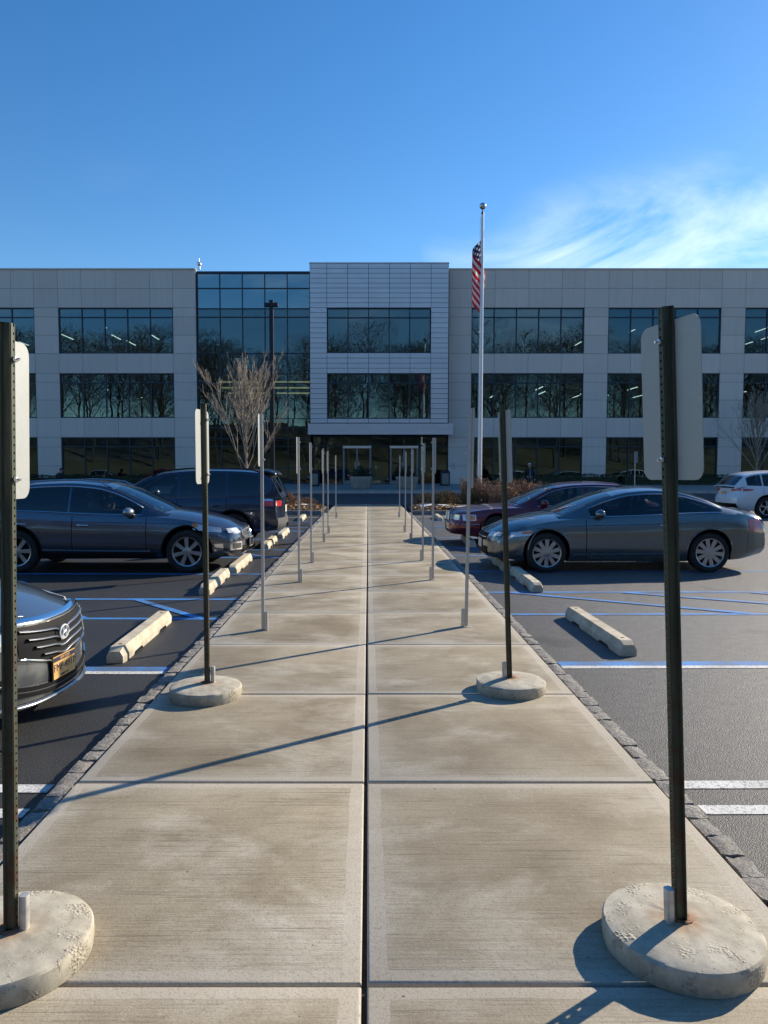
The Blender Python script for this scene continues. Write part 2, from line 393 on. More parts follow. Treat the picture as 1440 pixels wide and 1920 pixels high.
# ---- painted lines
LZ = ASPH + 0.004
def pline(a, b_, w, m, name='painted_line', dz=0.0):
    a = Vector((a[0], a[1], 0)); b_ = Vector((b_[0], b_[1], 0)); d = (b_ - a).normalized(); n = Vector((-d.y, d.x, 0)) * w / 2
    q = MB(); z = Vector((0, 0, LZ + dz)); N = max(1, int((b_ - a).length / 1.2))
    q.add([v for i in range(N + 1) for v in (lerp(a, b_, i / N) - n + z, lerp(a, b_, i / N) + n + z)], [(2 * i, 2 * i + 2, 2 * i + 3, 2 * i + 1) for i in range(N)])
    return q.build(name, m, lot)
EDG = WH + 0.19
def bays(sg, lines, hatches, x1=7.6):
    for Y, m, w in lines: pline((sg * EDG, Y), (sg * x1, Y + 0.04), w, m)
    for Ya, Yb, xs in hatches:
        for x0, xx in xs: pline((sg * x0, Ya), (sg * xx, Yb), 0.105, M_BLUE, 'hatch_line', 0.004)
bays(-1, [(3.64, M_WHITE, .1), (3.93, M_WHITE, .1), (6.22, M_WHITE, .085), (6.335, M_BLUE, .14), (8.50, M_BLUE, .1), (9.78, M_BLUE, .1), (12.15, M_BLUE, .1), (14.45, M_BLUE, .1), (15.8, M_BLUE, .1),
          (18.2, M_BLUE, .1), (20.5, M_BLUE, .1), (21.8, M_BLUE, .1), (24.2, M_BLUE, .1), (26.5, M_WHITE, .1)],
     [(8.52, 9.74, [(1.95, 3.05), (3.3, 4.5), (4.7, 5.9), (6.1, 7.3)]), (14.5, 15.76, [(1.95, 3.2), (3.5, 4.8), (5.1, 6.4)]), (20.55, 21.75, [(1.95, 3.2), (3.5, 4.8)])])
bays(1, [(3.68, M_WHITE, .1), (3.98, M_WHITE, .1), (6.40, M_WHITE, .085), (6.515, M_BLUE, .14), (8.76, M_BLUE, .1), (10.34, M_BLUE, .1), (12.45, M_BLUE, .1), (14.75, M_BLUE, .1), (16.2, M_BLUE, .1),
         (18.6, M_BLUE, .1), (20.9, M_BLUE, .1), (22.2, M_BLUE, .1), (24.5, M_BLUE, .1), (26.7, M_WHITE, .1)],
     [(10.32, 8.80, [(2.0, 4.6), (3.6, 6.4), (5.4, 7.6)]), (16.15, 14.8, [(1.9, 3.6), (3.2, 5.2)]), (22.15, 20.95, [(1.9, 3.4)])])

# ---- wheel stops
def m_stop():
    t = NT('wheel_stop_concrete'); p = t.pos()
    c = t.mix(t.ramp(t.noise(p, 5, 6, 0.65), (0.35, 0), (0.68, 1)), (0.40, 0.335, 0.235), (0.66, 0.59, 0.46))
    c = t.mix(t.ramp(t.noise(p, 70, 4, 0.7), (0.25, 0.5), (0.45, 0)), c, (0.16, 0.13, 0.09))
    t.p(Base_Color=c, Roughness=0.85); t.bump(t.noise(p, 90, 4, 0.7), 0.35, 0.006); return t.m
M_STOP = m_stop(); M_HOLE = mat('dark_hole', (0.02, 0.018, 0.016), 0.9)
def stop_mesh():
    L = 1.83; xs = [-L / 2, -L / 2 + 0.07, -0.62, -0.58, -0.34, -0.30, 0.30, 0.34, 0.58, 0.62, L / 2 - 0.07, L / 2]; q = MB()
    V = []
    for i, x in enumerate(xs):
        end = i in (0, len(xs) - 1); k = 0.86 if end else 1.0; h = 0.105 if end else 0.135
        notch = 0.028 if i in (3, 4, 7, 8) else 0.0
        V += [(x, -0.085 * k, notch), (x, -0.085 * k, 0.06), (x, -0.055 * k, h), (x, 0.055 * k, h), (x, 0.085 * k, 0.06), (x, 0.085 * k, notch)]
    F = [(0, 1, 2, 3, 4, 5)]
    for i in range(len(xs) - 1):
        for k in range(6): F.append((i * 6 + k, (i + 1) * 6 + k, (i + 1) * 6 + (k + 1) % 6, i * 6 + (k + 1) % 6))
    n = (len(xs) - 1) * 6; F.append(tuple(n + k for k in range(6))[::-1])
    q.add(V, [f[::-1] for f in F]); return q.mesh('wheel_stop', M_STOP)
SM = stop_mesh(); PH = MB().lathe([(0.016, 0), (0.016, 0.0025)], 12).mesh('pin_hole', M_HOLE)
def stop(X, Y, rz, label):
    o = obj('wheel_stop', SM, None, (X, Y, ASPH + 0.001)); o.rotation_euler = (0, 0, R(90) + rz); tag(o, label, 'wheel stop', 'wheel stops at the heads of the bays')
    for s in (-1, 1): obj('pin_hole', PH, o, (s * 0.74, 0, 0.1346))
stop(-2.28, 7.45, R(1.5), 'cream concrete wheel stop just ahead of the grey sedan with licence plate')
stop(2.42, 7.70, R(1.0), 'cream concrete wheel stop lying alone in the empty right bay')
stop(-2.28, 11.05, R(2), 'cream wheel stop before the slate crossover, half crossed by shadow')
stop(-2.26, 13.15, R(1), 'wheel stop under the nose of the slate crossover')
stop(2.42, 11.25, R(-1), 'wheel stop at the nearside front wheel of the grey coupe')
stop(2.40, 13.45, R(-1), 'wheel stop under the nose of the grey coupe')
stop(-2.24, 16.9, R(1), 'wheel stop under the tail of the navy SUV, nearest half lit')
stop(-2.20, 19.3, R(1), 'wheel stop beyond the tail of the navy SUV')
stop(2.36, 17.3, R(-1), 'wheel stop under the nose of the maroon sedan')
stop(-2.25, 25.4, R(1), 'small far wheel stop beside the left planting bed kerb')
stop(2.45, 25.6, R(-1), 'small far wheel stop beside the right planting bed kerb')
# ================================================================== the office building
def m_panel():
    t = NT('precast_panel'); p = t.pos()
    f = t.noise(p, 0.7, 5, 0.6); g = t.noise(p, 30, 4, 0.6)
    c = t.mix(f, (0.68, 0.605, 0.53), (0.76, 0.68, 0.60)); c = t.mix(t.math('MULTIPLY', t.rnd(), 0.45), c, (0.57, 0.51, 0.45))
    streak = t.ramp(t.noise(t.mapping(p, (5, 5, 0.25)), 1.0, 5, 0.6), (0.5, 0), (0.8, 0.35))
    c = t.mix(streak, c, (0.46, 0.43, 0.40))
    t.p(Base_Color=c, Roughness=0.8); t.bump(g, 0.15, 0.01); return t.m
def m_clad():
    t = NT('metal_cladding'); p = t.pos()
    c = t.mix(t.math('MULTIPLY', t.rnd(), 0.4), (0.62, 0.64, 0.67), (0.54, 0.56, 0.59))
    t.p(Base_Color=c, Metallic=0.55, Roughness=t.ramp(t.noise(p, 1.5, 4), (0.3, 0.34), (0.7, 0.46))); t.bump(t.noise(p, 1.2, 3), 0.06, 0.05); return t.m
def m_glass(name, tint, refl, rough=0.004):
    t = NT(name); nt = t.t; nt.nodes.remove(t.b)
    tr = t.n('ShaderNodeBsdfTransparent', Color=tint); gl = t.n('ShaderNodeBsdfGlossy', Color=(0.55, 0.82, 0.92), Roughness=rough)
    fr = t.n('ShaderNodeFresnel', IOR=1.5); f = t.math('ADD', fr.outputs[0], refl, clamp=True)
    bp = t.n('ShaderNodeBump'); bp.inputs['Strength'].default_value = 0.035; bp.inputs['Distance'].default_value = 0.03
    nt.links.new(t.noise(t.pos(), 0.9, 2), bp.inputs['Height']); nt.links.new(bp.outputs[0], gl.inputs['Normal'])
    mx = t.n('ShaderNodeMixShader'); nt.links.new(f, mx.inputs[0]); nt.links.new(tr.outputs[0], mx.inputs[1]); nt.links.new(gl.outputs[0], mx.inputs[2])
    nt.links.new(mx.outputs[0], t.out.inputs['Surface']); return t.m
M_PANEL, M_CLAD = m_panel(), m_clad()
M_GLASS = m_glass('tinted_glass', (0.32, 0.43, 0.47), 0.07); M_DGLASS = m_glass('entrance_glass', (0.5, 0.55, 0.55), 0.08)
M_FRAME = mat('dark_frame', (0.028, 0.05, 0.075), 0.45, 0.4); M_WALLB = mat('joint_sealant', (0.17, 0.165, 0.165), 0.85)
M_SHADE = mat('roller_shade', (0.72, 0.76, 0.76), 0.9); M_INT = mat('interior_wall', (0.32, 0.30, 0.27), 0.9, var=0.3, vscale=0.4); M_INTF = mat('interior_floor', (0.16, 0.15, 0.14), 0.8)
M_STRIP = emis('ceiling_strip_light', (1.0, 0.84, 0.62), 3.6); M_WARM = emis('lobby_cove_light', (1.0, 0.62, 0.25), 1.0)
M_SILVER = mat('brushed_aluminium', (0.62, 0.64, 0.66), 0.35, 0.9)
bld = thing('office_building', 'three storey office building with pale precast wings and clad entrance tower', 'building', (0, FAC, 0.62))
BO = Vector((0, FAC, 0.62))
def bobj(name, me, parent, p): return obj(name, me, parent, Vector(p) - (BO if parent is bld else Vector((0, 0, 0))))
CACHE = {}
def box_mesh(name, sx, sy, sz, m):
    k = (name, round(sx, 3), round(sy, 3), round(sz, 3), m.name)
    if k not in CACHE: CACHE[k] = MB().box((0, 0, 0), (sx, sy, sz)).mesh(name, m)
    return CACHE[k]
def bpart(name, x0, x1, y0, y1, z0, z1, m, parent=None, origin=None):
    c = Vector(((x0 + x1) / 2, (y0 + y1) / 2, (z0 + z1) / 2)) - (origin if origin is not None else BO)
    return obj(name, box_mesh(name, x1 - x0, y1 - y0, z1 - z0, m), parent if parent is not None else bld, c)
def ZY(y, Y=FAC): return px(690, y, Y=Y).z
def XX(x, y, Y=FAC): return px(x, y, Y=Y).x
zg = 0.60
rowz = dict(roof=ZY(506), j1=ZY(541), w3t=ZY(577), w3b=ZY(663), w2t=ZY(700), w2b=ZY(783.5), w1t=ZY(820), base=zg)
W3 = (rowz['w3b'], rowz['w3t']); W2 = (rowz['w2b'], rowz['w2t']); W1 = (zg + 0.12, rowz['w1t'])
rb = random.Random(3)
def window(x0, x1, z0, z1, Yg, n=5, shade=None, tr=0.62, trans=True):
    """framed window: jambs, mullions, transom, separate panes, roller shades behind"""
    O = Vector(((x0 + x1) / 2, Yg, z0))
    fm = MB(); fw = 0.07; d = 0.07
    def fb(a, b_, c, e): fm.bx(a - O.x, b_ - O.x, -d, d, c - O.z, e - O.z)
    fb(x0, x1, z0, z0 + fw); fb(x0, x1, z1 - fw, z1)
    for i in range(n + 1):
        xc = lerp(x0 + fw / 2, x1 - fw / 2, i / n); fm.bx(xc - fw / 2 - O.x, xc + fw / 2 - O.x, -d + 0.003, d - 0.003, fw, z1 - z0 - fw)
    zt = z1 - tr
    pw = (x1 - x0 - fw) / n
    if trans:
        for i in range(n):
            xa = x0 + fw / 2 + i * pw + fw / 2; fm.bx(xa - O.x, xa + pw - fw - O.x, -d + 0.006, d - 0.006, zt - fw / 2 - O.z, zt + fw / 2 - O.z)
    w = fm.build('window', M_FRAME, bld, loc=O - BO)
    for i in range(n):
        xa = x0 + fw + i * pw; xb = xa + pw - fw
        segs = [(z0 + fw, zt - fw / 2), (zt + fw / 2, z1 - fw)] if trans else [(z0 + fw, z1 - fw)]
        for (za, zb) in segs:
            o = bpart('pane', xa, xb, Yg - 0.006, Yg + 0.006, za, zb, M_GLASS, w, O)
            o.rotation_euler = (rb.uniform(-0.003, 0.003), 0, rb.uniform(-0.003, 0.003))
        if shade is not None:
            s = shade if not callable(shade) else shade(i)
            if s > 0.05: bpart('roller_shade', xa + 0.01, xb - 0.01, Yg + 0.16, Yg + 0.166, z1 - fw - s, z1 - fw + 0.05, M_SHADE, w, O)
    return w
PT = 0.03
def panel(x0, x1, z0, z1, Y=FAC, m=None, name='wall_panel', g=0.02):
    return bpart(name, x0 + g / 2, x1 - g / 2, Y - PT, Y - 0.001, z0 + g / 2, z1 - g / 2, m or M_PANEL)
wallb = MB()
def backing(x0, x1, z0, z1, y0=FAC, y1=FAC + 0.32): wallb.bx(x0 - BO.x, x1 - BO.x, y0 - BO.y, y1 - BO.y, z0 - BO.z, z1 - BO.z)
def wing(xs_win, xl, xr):
    """xs_win: window x ranges; xl/xr wing ends"""
    z = rowz
    edges = [xl] + [e for w in xs_win for e in w] + [xr]
    backing(xl, xr, z['w3t'], z['roof']); backing(xl, xr, z['w2t'], z['w3b']); backing(xl, xr, z['w1t'], z['w2b'])
    for i in range(0, len(edges), 2):
        a, b_ = edges[i], edges[i + 1]
        if b_ - a < 0.1: continue
        for za, zb in ((z['w3b'], z['w3t']), (z['w2b'], z['w2t']), (zg - 0.2, z['w1t'])): backing(a, b_, za, zb)
        n = max(1, round((b_ - a) / 2.2)); cs = [(lerp(a, b_, k / n), lerp(a, b_, (k + 1) / n)) for k in range(n)]
        for c0, c1 in cs:
            for za, zb in ((z['j1'], z['roof']), (z['w3t'], z['j1'])): panel(c0, c1, za, zb)
            for t_, b0 in ((z['w3t'], z['w3b']), (z['w2t'], z['w2b']), (z['w1t'], zg - 0.05)):
                zs = [b0, lerp(b0, t_, 0.4), lerp(b0, t_, 0.8), t_]
                for q in range(3): panel(c0, c1, zs[q], zs[q + 1])
            panel(c0, c1, z['w3b'], z['w2t']) if False else None
            panel(c0, c1, z['w2t'], z['w3b']); panel(c0, c1, z['w1t'], z['w2b'])
    for (a, b_) in xs_win:
        w = b_ - a; cs = [0, 0.205, 0.505, 0.80, 1.0]
        for k in range(4):
            c0, c1 = a + w * cs[k], a + w * cs[k + 1]
            panel(c0, c1, z['j1'], z['roof']); panel(c0, c1, z['w3t'], z['j1']); panel(c0, c1, z['w2t'], z['w3b']); panel(c0, c1, z['w1t'], z['w2b'])
        f3 = rb.choice([1.45, 1.55, 1.5]) if a < 0 else rb.choice([0.6, 1.3, 1.35]); s2 = [rb.choice([1.5, 1.5, 1.55, 1.25]) if a < 0 else 0.5 for _ in range(5)]
        window(a, b_, *W3, FAC + 0.12, 5, f3); window(a, b_, *W2, FAC + 0.12, 5, lambda i: s2[i]); window(a, b_, *W1, FAC + 0.12, 5, rb.choice([0.55, 0.62, 1.5]))
PW = XX(1140, 620) - XX(1095, 620); WW = 7.52
la = XX(110, 620); lb = XX(325, 620); xw = XX(367, 560)
left_w = [(la, lb), (la - PW - WW, la - PW), (la - 2 * PW - 2 * WW, la - 2 * PW - WW)]
left_w = sorted(left_w)
ra = XX(884, 620); xt = XX(842, 560)
right_w = [(ra + k * (PW + WW), ra + k * (PW + WW) + WW) for k in range(4)]
LEND, REND = left_w[0][0] - PW, right_w[-1][1] + PW
wing(left_w, LEND, xw); wing(right_w, xt, REND)
# coping, roof, back, side walls, inner floors
M_ROOF = mat('roof_membrane', (0.35, 0.35, 0.34), 0.9)
wallb.build('wall', M_WALLB, bld)
def coping(x0, x1, z, Y, m): bpart('coping', x0, x1, Y - 0.10, Y + 0.4, z, z + 0.09, m)
coping(LEND, xw, rowz['roof'], FAC, M_PANEL); coping(xt, REND, rowz['roof'], FAC, M_PANEL)
DEP = 17.0
rz_ = rowz['roof'] - 0.5
bpart('roof', LEND, REND, FAC + 0.4, FAC + DEP, rz_, rz_ + 0.25, M_ROOF)
bpart('back_wall', LEND, REND, FAC + DEP, FAC + DEP + 0.3, 0, rowz['roof'], M_PANEL)
for xs in (LEND, REND - 0.3): bpart('end_wall', xs, xs + 0.3, FAC + 0.33, FAC + DEP - 0.01, 0, rowz['roof'] - 0.02, M_PANEL)
for za, zb in ((0.3, zg + 0.02), (rowz['w1t'] + 0.25, rowz['w2b'] - 0.1), (rowz['w2t'] + 0.25, rowz['w3b'] - 0.1)):
    bpart('floor_slab', LEND + 0.31, REND - 0.31, FAC + 0.45, FAC + DEP - 0.05, za, zb, M_INTF)
bpart('core_wall', LEND + 0.32, REND - 0.32, FAC + 14, FAC + 14.2, zg + 0.05, rz_ - 0.05, M_INT)
for k, (zc_, dn) in enumerate(((rowz['w3t'] - 0.42, 0), (rowz['w2t'] - 0.42, 0), (rowz['w1t'] - 0.1, 0))):
    for (a, b_) in left_w[1:] + right_w[:3]:
        for q in range(3 if k < 2 else 1):
            for d0 in (4.2, 7.4, 10.2):
                if rb.random() < 0.6: continue
                xc = a + (q + 0.5) * (b_ - a) / 3 + rb.uniform(-0.5, 0.5)
                bpart('strip_light', xc - 0.035, xc + 0.035, FAC + d0 + rb.uniform(0, .6), FAC + d0 + 2.3, zc_ - 0.02, zc_ + 0.02, M_STRIP)

# ---- glass curtain wall between the left wing and the tower
cx0, cx1 = xw + 0.02, XX(581, 560); YC = FAC + 0.30
rows_px = [513, 541, 579, 595, 663, 701, 719, 785, 802, 822, 837, 878]
zrow = [ZY(y, YC) for y in rows_px] + [zg + 0.05]
cw = MB(); O = Vector(((cx0 + cx1) / 2, YC, zg)); fw = 0.06
for i in range(6):
    xc = lerp(cx0 + fw / 2, cx1 - fw / 2, i / 5); cw.bx(xc - fw / 2 - O.x, xc + fw / 2 - O.x, -0.09, 0.09, 0, zrow[0] - O.z)
for z in zrow:
    for i in range(5):
        xa = lerp(cx0 + fw, cx1, i / 5); xb = lerp(cx0, cx1 - fw, (i + 1) / 5); cw.bx(xa - O.x, xb - O.x, -0.085, 0.085, z - 0.03 - O.z, z + 0.03 - O.z)
cwall = cw.build('curtain_wall', M_FRAME, bld, loc=O - BO)
M_SPAN = m_glass('spandrel_glass', (0.03, 0.06, 0.09), 0.22)
for r in range(len(zrow) - 1):
    for i in range(5):
        xa = lerp(cx0 + fw / 2, cx1 - fw / 2, i / 5) + 0.03; xb = lerp(cx0 + fw / 2, cx1 - fw / 2, (i + 1) / 5) - 0.03
        o = bpart('pane', xa, xb, YC - 0.006, YC + 0.006, zrow[r + 1] + 0.03, zrow[r] - 0.03, M_SPAN if r < 2 else M_GLASS, cwall, O)
        o.rotation_euler = (rb.uniform(-0.003, 0.003), 0, rb.uniform(-0.003, 0.003))
bpart('spandrel_back', cx0, cx1, YC + 0.2, YC + 0.3, zrow[2], zrow[0] - 0.3, mat('spandrel_backing', (0.05, 0.07, 0.09), 0.8))
bpart('coping', cx0, cx1, YC - 0.1, YC + 0.4, zrow[0] + 0.03, zrow[0] + 0.13, M_FRAME)
for yy, d in ((716, 2.5), (727, 3.6), (737, 6.0)):
    z = ZY(yy, YC + d)
    for i in range(2):
        a = lerp(cx0, cx1, 0.12 + 0.48 * i); bpart('cove_light', a, a + 2.9, YC + d, YC + d + 0.06, z - 0.05, z + 0.05, M_WARM)

# ---- entrance tower clad in metal panels
YT = FAC - 0.9
tx0, tx1 = XX(581, 620, YT), XX(841, 620, YT); ttop = ZY(494, YT); tbot = ZY(793, YT)
wx0, wx1 = XX(613, 620, YT), XX(808, 620, YT)
t3 = (ZY(662, YT), ZY(577, YT)); t2 = (ZY(785, YT), ZY(700, YT))
tb2 = MB()
def tback(x0, x1, z0, z1): tb2.bx(x0, x1, YT - BO.y, YT + 0.3 - BO.y, z0 - BO.z, z1 - BO.z)
tback(tx0, wx0, tbot, ttop); tback(wx1, tx1, tbot, ttop); tback(wx0, wx1, t3[1], ttop); tback(wx0, wx1, t2[1], t3[0]); tback(wx0, wx1, tbot, t2[0])
tb2.bx(tx0, tx0 + 0.3, YT + 0.3 - BO.y, FAC + 2 - BO.y, tbot - BO.z, ttop - BO.z); tb2.bx(tx1 - 0.3, tx1, YT + 0.3 - BO.y, FAC + 2 - BO.y, tbot - BO.z, ttop - BO.z)
tb2.bx(tx0 + .3, tx1 - .3, YT + 0.3 - BO.y, FAC + 2 - BO.y, ttop - 0.6 - BO.z, ttop - 0.4 - BO.z)
tb2.bx(tx0 + .3, tx1 - .3, FAC + 2 - BO.y, FAC + 2.2 - BO.y, rowz['roof'] - .5 - BO.z, ttop - BO.z)
tb2.build('tower_wall', mat('cladding_joint', (0.05, 0.06, 0.08), 0.8), bld)
cols = [tx0] + [lerp(wx0, wx1, k / 5) for k in range(6)] + [tx1]
def clad(x0, x1, za, zb, n):
    for r in range(n): panel(x0, x1, lerp(za, zb, r / n), lerp(za, zb, (r + 1) / n), YT, M_CLAD, 'cladding_panel', 0.028)
for k in range(7):
    clad(cols[k], cols[k + 1], t3[1], ttop, 9)
    if k in (0, 6):
        clad(cols[k], cols[k + 1], t3[0], t3[1], 9); clad(cols[k], cols[k + 1], t2[1], t3[0], 4); clad(cols[k], cols[k + 1], t2[0], t2[1], 9)
    else: clad(cols[k], cols[k + 1], t2[1], t3[0], 4)
    clad(cols[k], cols[k + 1], tbot, t2[0], 1)
window(wx0, wx1, *t3, YT + 0.15, 5, 0.55); window(wx0, wx1, *t2, YT + 0.15, 5, 0.5)
bpart('coping', tx0 - 0.02, tx1 + 0.02, YT - 0.08, YT + 0.4, ttop, ttop + 0.06, M_CLAD)
bpart('room_back', tx0 + .35, tx1 - .35, YT + 7, YT + 7.2, tbot, t3[1] + .4, M_INT)
# canopy fascia
YF = YT - 0.55
fx0, fx1 = XX(577, 800, YF), XX(850, 800, YF); fz0, fz1 = ZY(815, YF), ZY(794, YF)
MB().bx(fx0 + 0.02, fx1 - 0.02, YF + 0.031 - BO.y, YT + 0.32 - BO.y, fz0 + 0.012 - BO.z, fz1 - BO.z).build('canopy', M_CLAD, bld)
for k in range(7):
    a, b_ = ([fx0] + [lerp(fx0, fx1, (q + 0.8) / 6.6) for q in range(6)] + [fx1])[k:k + 2]
    for za, zb in ((fz0, lerp(fz0, fz1, 0.5)), (lerp(fz0, fz1, 0.5), fz1)):
        bpart('fascia_panel', a + 0.012, b_ - 0.012, YF, YF + 0.03, za + 0.012, zb - 0.012, M_CLAD)
# entrance screen with two glazed vestibule doors
YE = FAC + 0.5
ex0, ex1 = XX(588, 860, YE), XX(842, 860, YE); etop = fz0 + 0.25
en = MB(); O = Vector(((ex0 + ex1) / 2, YE, zg))
zh = ZY(836, YE)
xcols = [ex0, XX(612, 870, YE), XX(643, 870, YE), XX(696, 870, YE), XX(732, 870, YE), XX(784, 870, YE), XX(812, 870, YE), ex1]
for x in xcols: en.bx(x - 0.035 - O.x, x + 0.035 - O.x, -0.06, 0.06, 0, etop - O.z)
for i in range(7):
    for z in (zh, etop - 0.05): en.bx(xcols[i] + 0.035 - O.x, xcols[i + 1] - 0.035 - O.x, -0.055, 0.055, z - 0.05 - O.z, z + 0.05 - O.z)
ent = en.build('entrance_screen', M_FRAME, bld, loc=O - BO)
for i in range(7):
    bpart('pane', xcols[i] + 0.04, xcols[i + 1] - 0.04, YE - 0.006, YE + 0.006, zh + 0.05, etop - 0.1, M_DGLASS, ent, O)
    if i not in (2, 4): bpart('pane', xcols[i] + 0.04, xcols[i + 1] - 0.04, YE - 0.006, YE + 0.006, zg + 0.03, zh - 0.05, M_DGLASS, ent, O)
YD = YE - 1.3
M_DOORF = mat('anodised_door_frame', (0.26, 0.27, 0.28), 0.45, 0.6)
for i in (2, 4):
    a, b_ = XX(643 if i == 2 else 731, 870, YD), XX(696 if i == 2 else 784, 870, YD); zt = ZY(836, YD)
    d = MB(); Od = Vector(((a + b_) / 2, YD, zg)); w = (b_ - a) / 2
    dd = d.bx(-w, w, -0.12, 0.12, zt - 0.16 - zg, zt - zg).build('door', M_SILVER, bld, loc=Od - BO)
    for x in (-w + 0.03, w - 0.03): MB().bx(x - 0.03, x + 0.03, -0.05, 0.05, 0.0, zt - 0.163 - zg).build('door_jamb', M_DOORF, dd)
    for s in (-1, 1):
        lf = MB()
        xa, xb = (-w + 0.06, -0.006) if s < 0 else (0.006, w - 0.06)
        lf.bx(xa, xb, -0.02, 0.02, 0.01, 0.26); lf.bx(xa, xa + 0.05, -0.02, 0.02, 0.262, zt - zg - 0.17); lf.bx(xb - 0.05, xb, -0.02, 0.02, 0.262, zt - zg - 0.17)
        lf.build('door_leaf', M_DOORF, dd)
        bpart('pane', xa + 0.051 + Od.x, xb - 0.051 + Od.x, YD - 0.004, YD + 0.004, zg + 0.262, zt - 0.17, M_DGLASS, dd, Od)
        MB().tube([(s * 0.12, -0.05, 0.75), (s * 0.12, -0.05, 1.5)], 0.016, 8).build('handle', M_SILVER, dd)
bpart('lobby_back', ex0, ex1, YE + 7.5, YE + 7.7, zg + .03, etop, M_INT)
bpart('wall_sign', XX(847, 872), XX(853, 872), FAC - 0.055, FAC - 0.032, ZY(879), ZY(868), mat('small_notice', (0.5, 0.45, 0.44), 0.7))
# roof vent
rv = thing('roof_vent', 'small grey finial-like vent standing on the left wing roof edge', 'vent', (XX(373, 500, FAC + 0.2), FAC + 0.25, rowz['roof'] + 0.09))
MB().lathe([(0.09, 0), (0.09, 0.22)], 12).build('stem', M_SILVER, rv, 40)
MB().lathe([(0.10, 0.22), (0.17, 0.30), (0.17, 0.40), (0.10, 0.47)], 12).build('hood', M_SILVER, rv, 40)
MB().lathe([(0.035, 0.47), (0.03, 0.72)], 8).build('spike', M_SILVER, rv, 40)

# hedge line along the right wing base and left wing base
# ================================================================== sign posts
def m_greenpost():
    t = NT('rusty_green_post'); p = t.pos()
    f = t.noise(t.mapping(p, (60, 60, 4)), 1.0, 5, 0.7); sz = t.n('ShaderNodeSeparateXYZ', Vector=p)
    c = t.mix(t.ramp(f, (0.35, 0), (0.65, 1)), (0.035, 0.05, 0.034), (0.085, 0.09, 0.062))
    rust = t.math('MULTIPLY', t.ramp(t.noise(p, 22, 6, 0.7), (0.45, 0), (0.62, 1)), t.math('MULTIPLY_ADD', sz.outputs[2], -0.9, 1.5, True))
    c = t.mix(t.math('MULTIPLY', rust, 0.75), c, (0.075, 0.028, 0.013))
    t.p(Base_Color=c, Roughness=0.5, Metallic=0.3); return t.m
def m_galv(name, lo, hi, rough, metal):
    t = NT(name); p = t.obj()
    v = t.n('ShaderNodeTexVoronoi', Vector=p, Scale=70.0); f = t.noise(p, 6, 5, 0.6)
    c = t.mix(t.math('MULTIPLY_ADD', f, 0.8, t.math('MULTIPLY', v.outputs['Color'], 0.2)), lo, hi)
    t.p(Base_Color=c, Metallic=metal, Roughness=rough); return t.m
M_GPOST = m_greenpost(); M_GALV = m_galv('galvanised_steel', (0.42, 0.44, 0.46), (0.60, 0.62, 0.64), 0.42, 0.75)
M_ALU = m_galv('sign_back_aluminium', (0.34, 0.35, 0.345), (0.43, 0.445, 0.44), 0.5, 0.35)
M_SIGNF = mat('sign_face_white', (0.75, 0.75, 0.74), 0.4); M_BOLT = mat('bolt_zinc', (0.66, 0.66, 0.66), 0.3, 0.9)
def m_base():
    t = NT('weathered_base_concrete'); p = t.obj(); sz = t.n('ShaderNodeSeparateXYZ', Vector=p)
    f = t.noise(p, 7, 6, 0.65); g = t.noise(p, 75, 4, 0.7)
    c = t.mix(t.ramp(f, (0.35, 0), (0.65, 1)), (0.33, 0.295, 0.225), (0.56, 0.515, 0.41))
    rad = t.math('POWER', t.math('ADD', t.math('POWER', sz.outputs[0], 2.0), t.math('POWER', sz.outputs[1], 2.0)), 0.5)
    chip = t.math('MULTIPLY', t.ramp(t.noise(p, 10, 8, 0.75), (0.53, 0), (0.57, 1)), t.ramp(rad, (0.12, 0.0), (0.25, 0.9)))
    gravel = t.n('ShaderNodeTexVoronoi', Vector=p, Scale=95.0)
    c = t.mix(chip, c, t.mix(gravel.outputs['Distance'], (0.16, 0.135, 0.1), (0.62, 0.55, 0.42)))
    side_dark = t.math('MULTIPLY', t.ramp(sz.outputs[2], (0.0, 1), (0.08, 0.0)), t.ramp(t.noise(t.mapping(p, (20, 20, 4)), 1.0, 5, 0.7), (0.3, 0.25), (0.7, 0.9)))  # side wall darker towards the ground, in uneven streaks
    c = t.mix(t.math('MULTIPLY', side_dark, 0.6), c, (0.15, 0.125, 0.09))
    pit = t.n('ShaderNodeTexVoronoi', Vector=p, Scale=30.0)
    c = t.mix(t.math('MULTIPLY', t.math('LESS_THAN', pit.outputs['Distance'], 0.10), 0.55), c, (0.12, 0.1, 0.075))
    rust = t.math('MULTIPLY', t.ramp(t.noise(p, 9, 4, 0.6), (0.38, 0), (0.6, 1)), t.ramp(rad, (0.05, 1), (0.13, 0)))
    c = t.mix(t.math('MULTIPLY', rust, 0.8), c, (0.34, 0.16, 0.06))
    t.p(Base_Color=c, Roughness=0.85)
    h = t.math('ADD', t.math('MULTIPLY', t.math('MULTIPLY', chip, gravel.outputs['Distance']), 3.0), t.math('MULTIPLY', g, 0.35))
    t.bump(t.math('SUBTRACT', h, t.math('MULTIPLY', chip, 0.9)), 0.5, 0.006); return t.m
M_BASE = m_base()
def channel_mesh(name, H, m):
    """perforated hat-section post along z; hat opens to +y (sign side)"""
    q = MB(); th = 0.003
    for s in (-1, 1):
        poly = [(s * 0.031, 0), (s * 0.018, 0), (s * 0.0145, -0.026), (s * 0.0038, -0.0275)]
        inn = [(x, y - th) if i in (0,) else (x - s * (0.0 if i == 3 else th), y - th) for i, (x, y) in enumerate(poly)]
        pp = poly + inn[::-1]
        if s > 0: pp = pp[::-1]
        q.prism(pp, 0, H)
    z = 0.012
    while z < H - 0.02:
        q.bx(-0.0039, 0.0039, -0.0304, -0.0276, z, z + 0.0176); z += 0.0254
    return q.mesh(name, m)
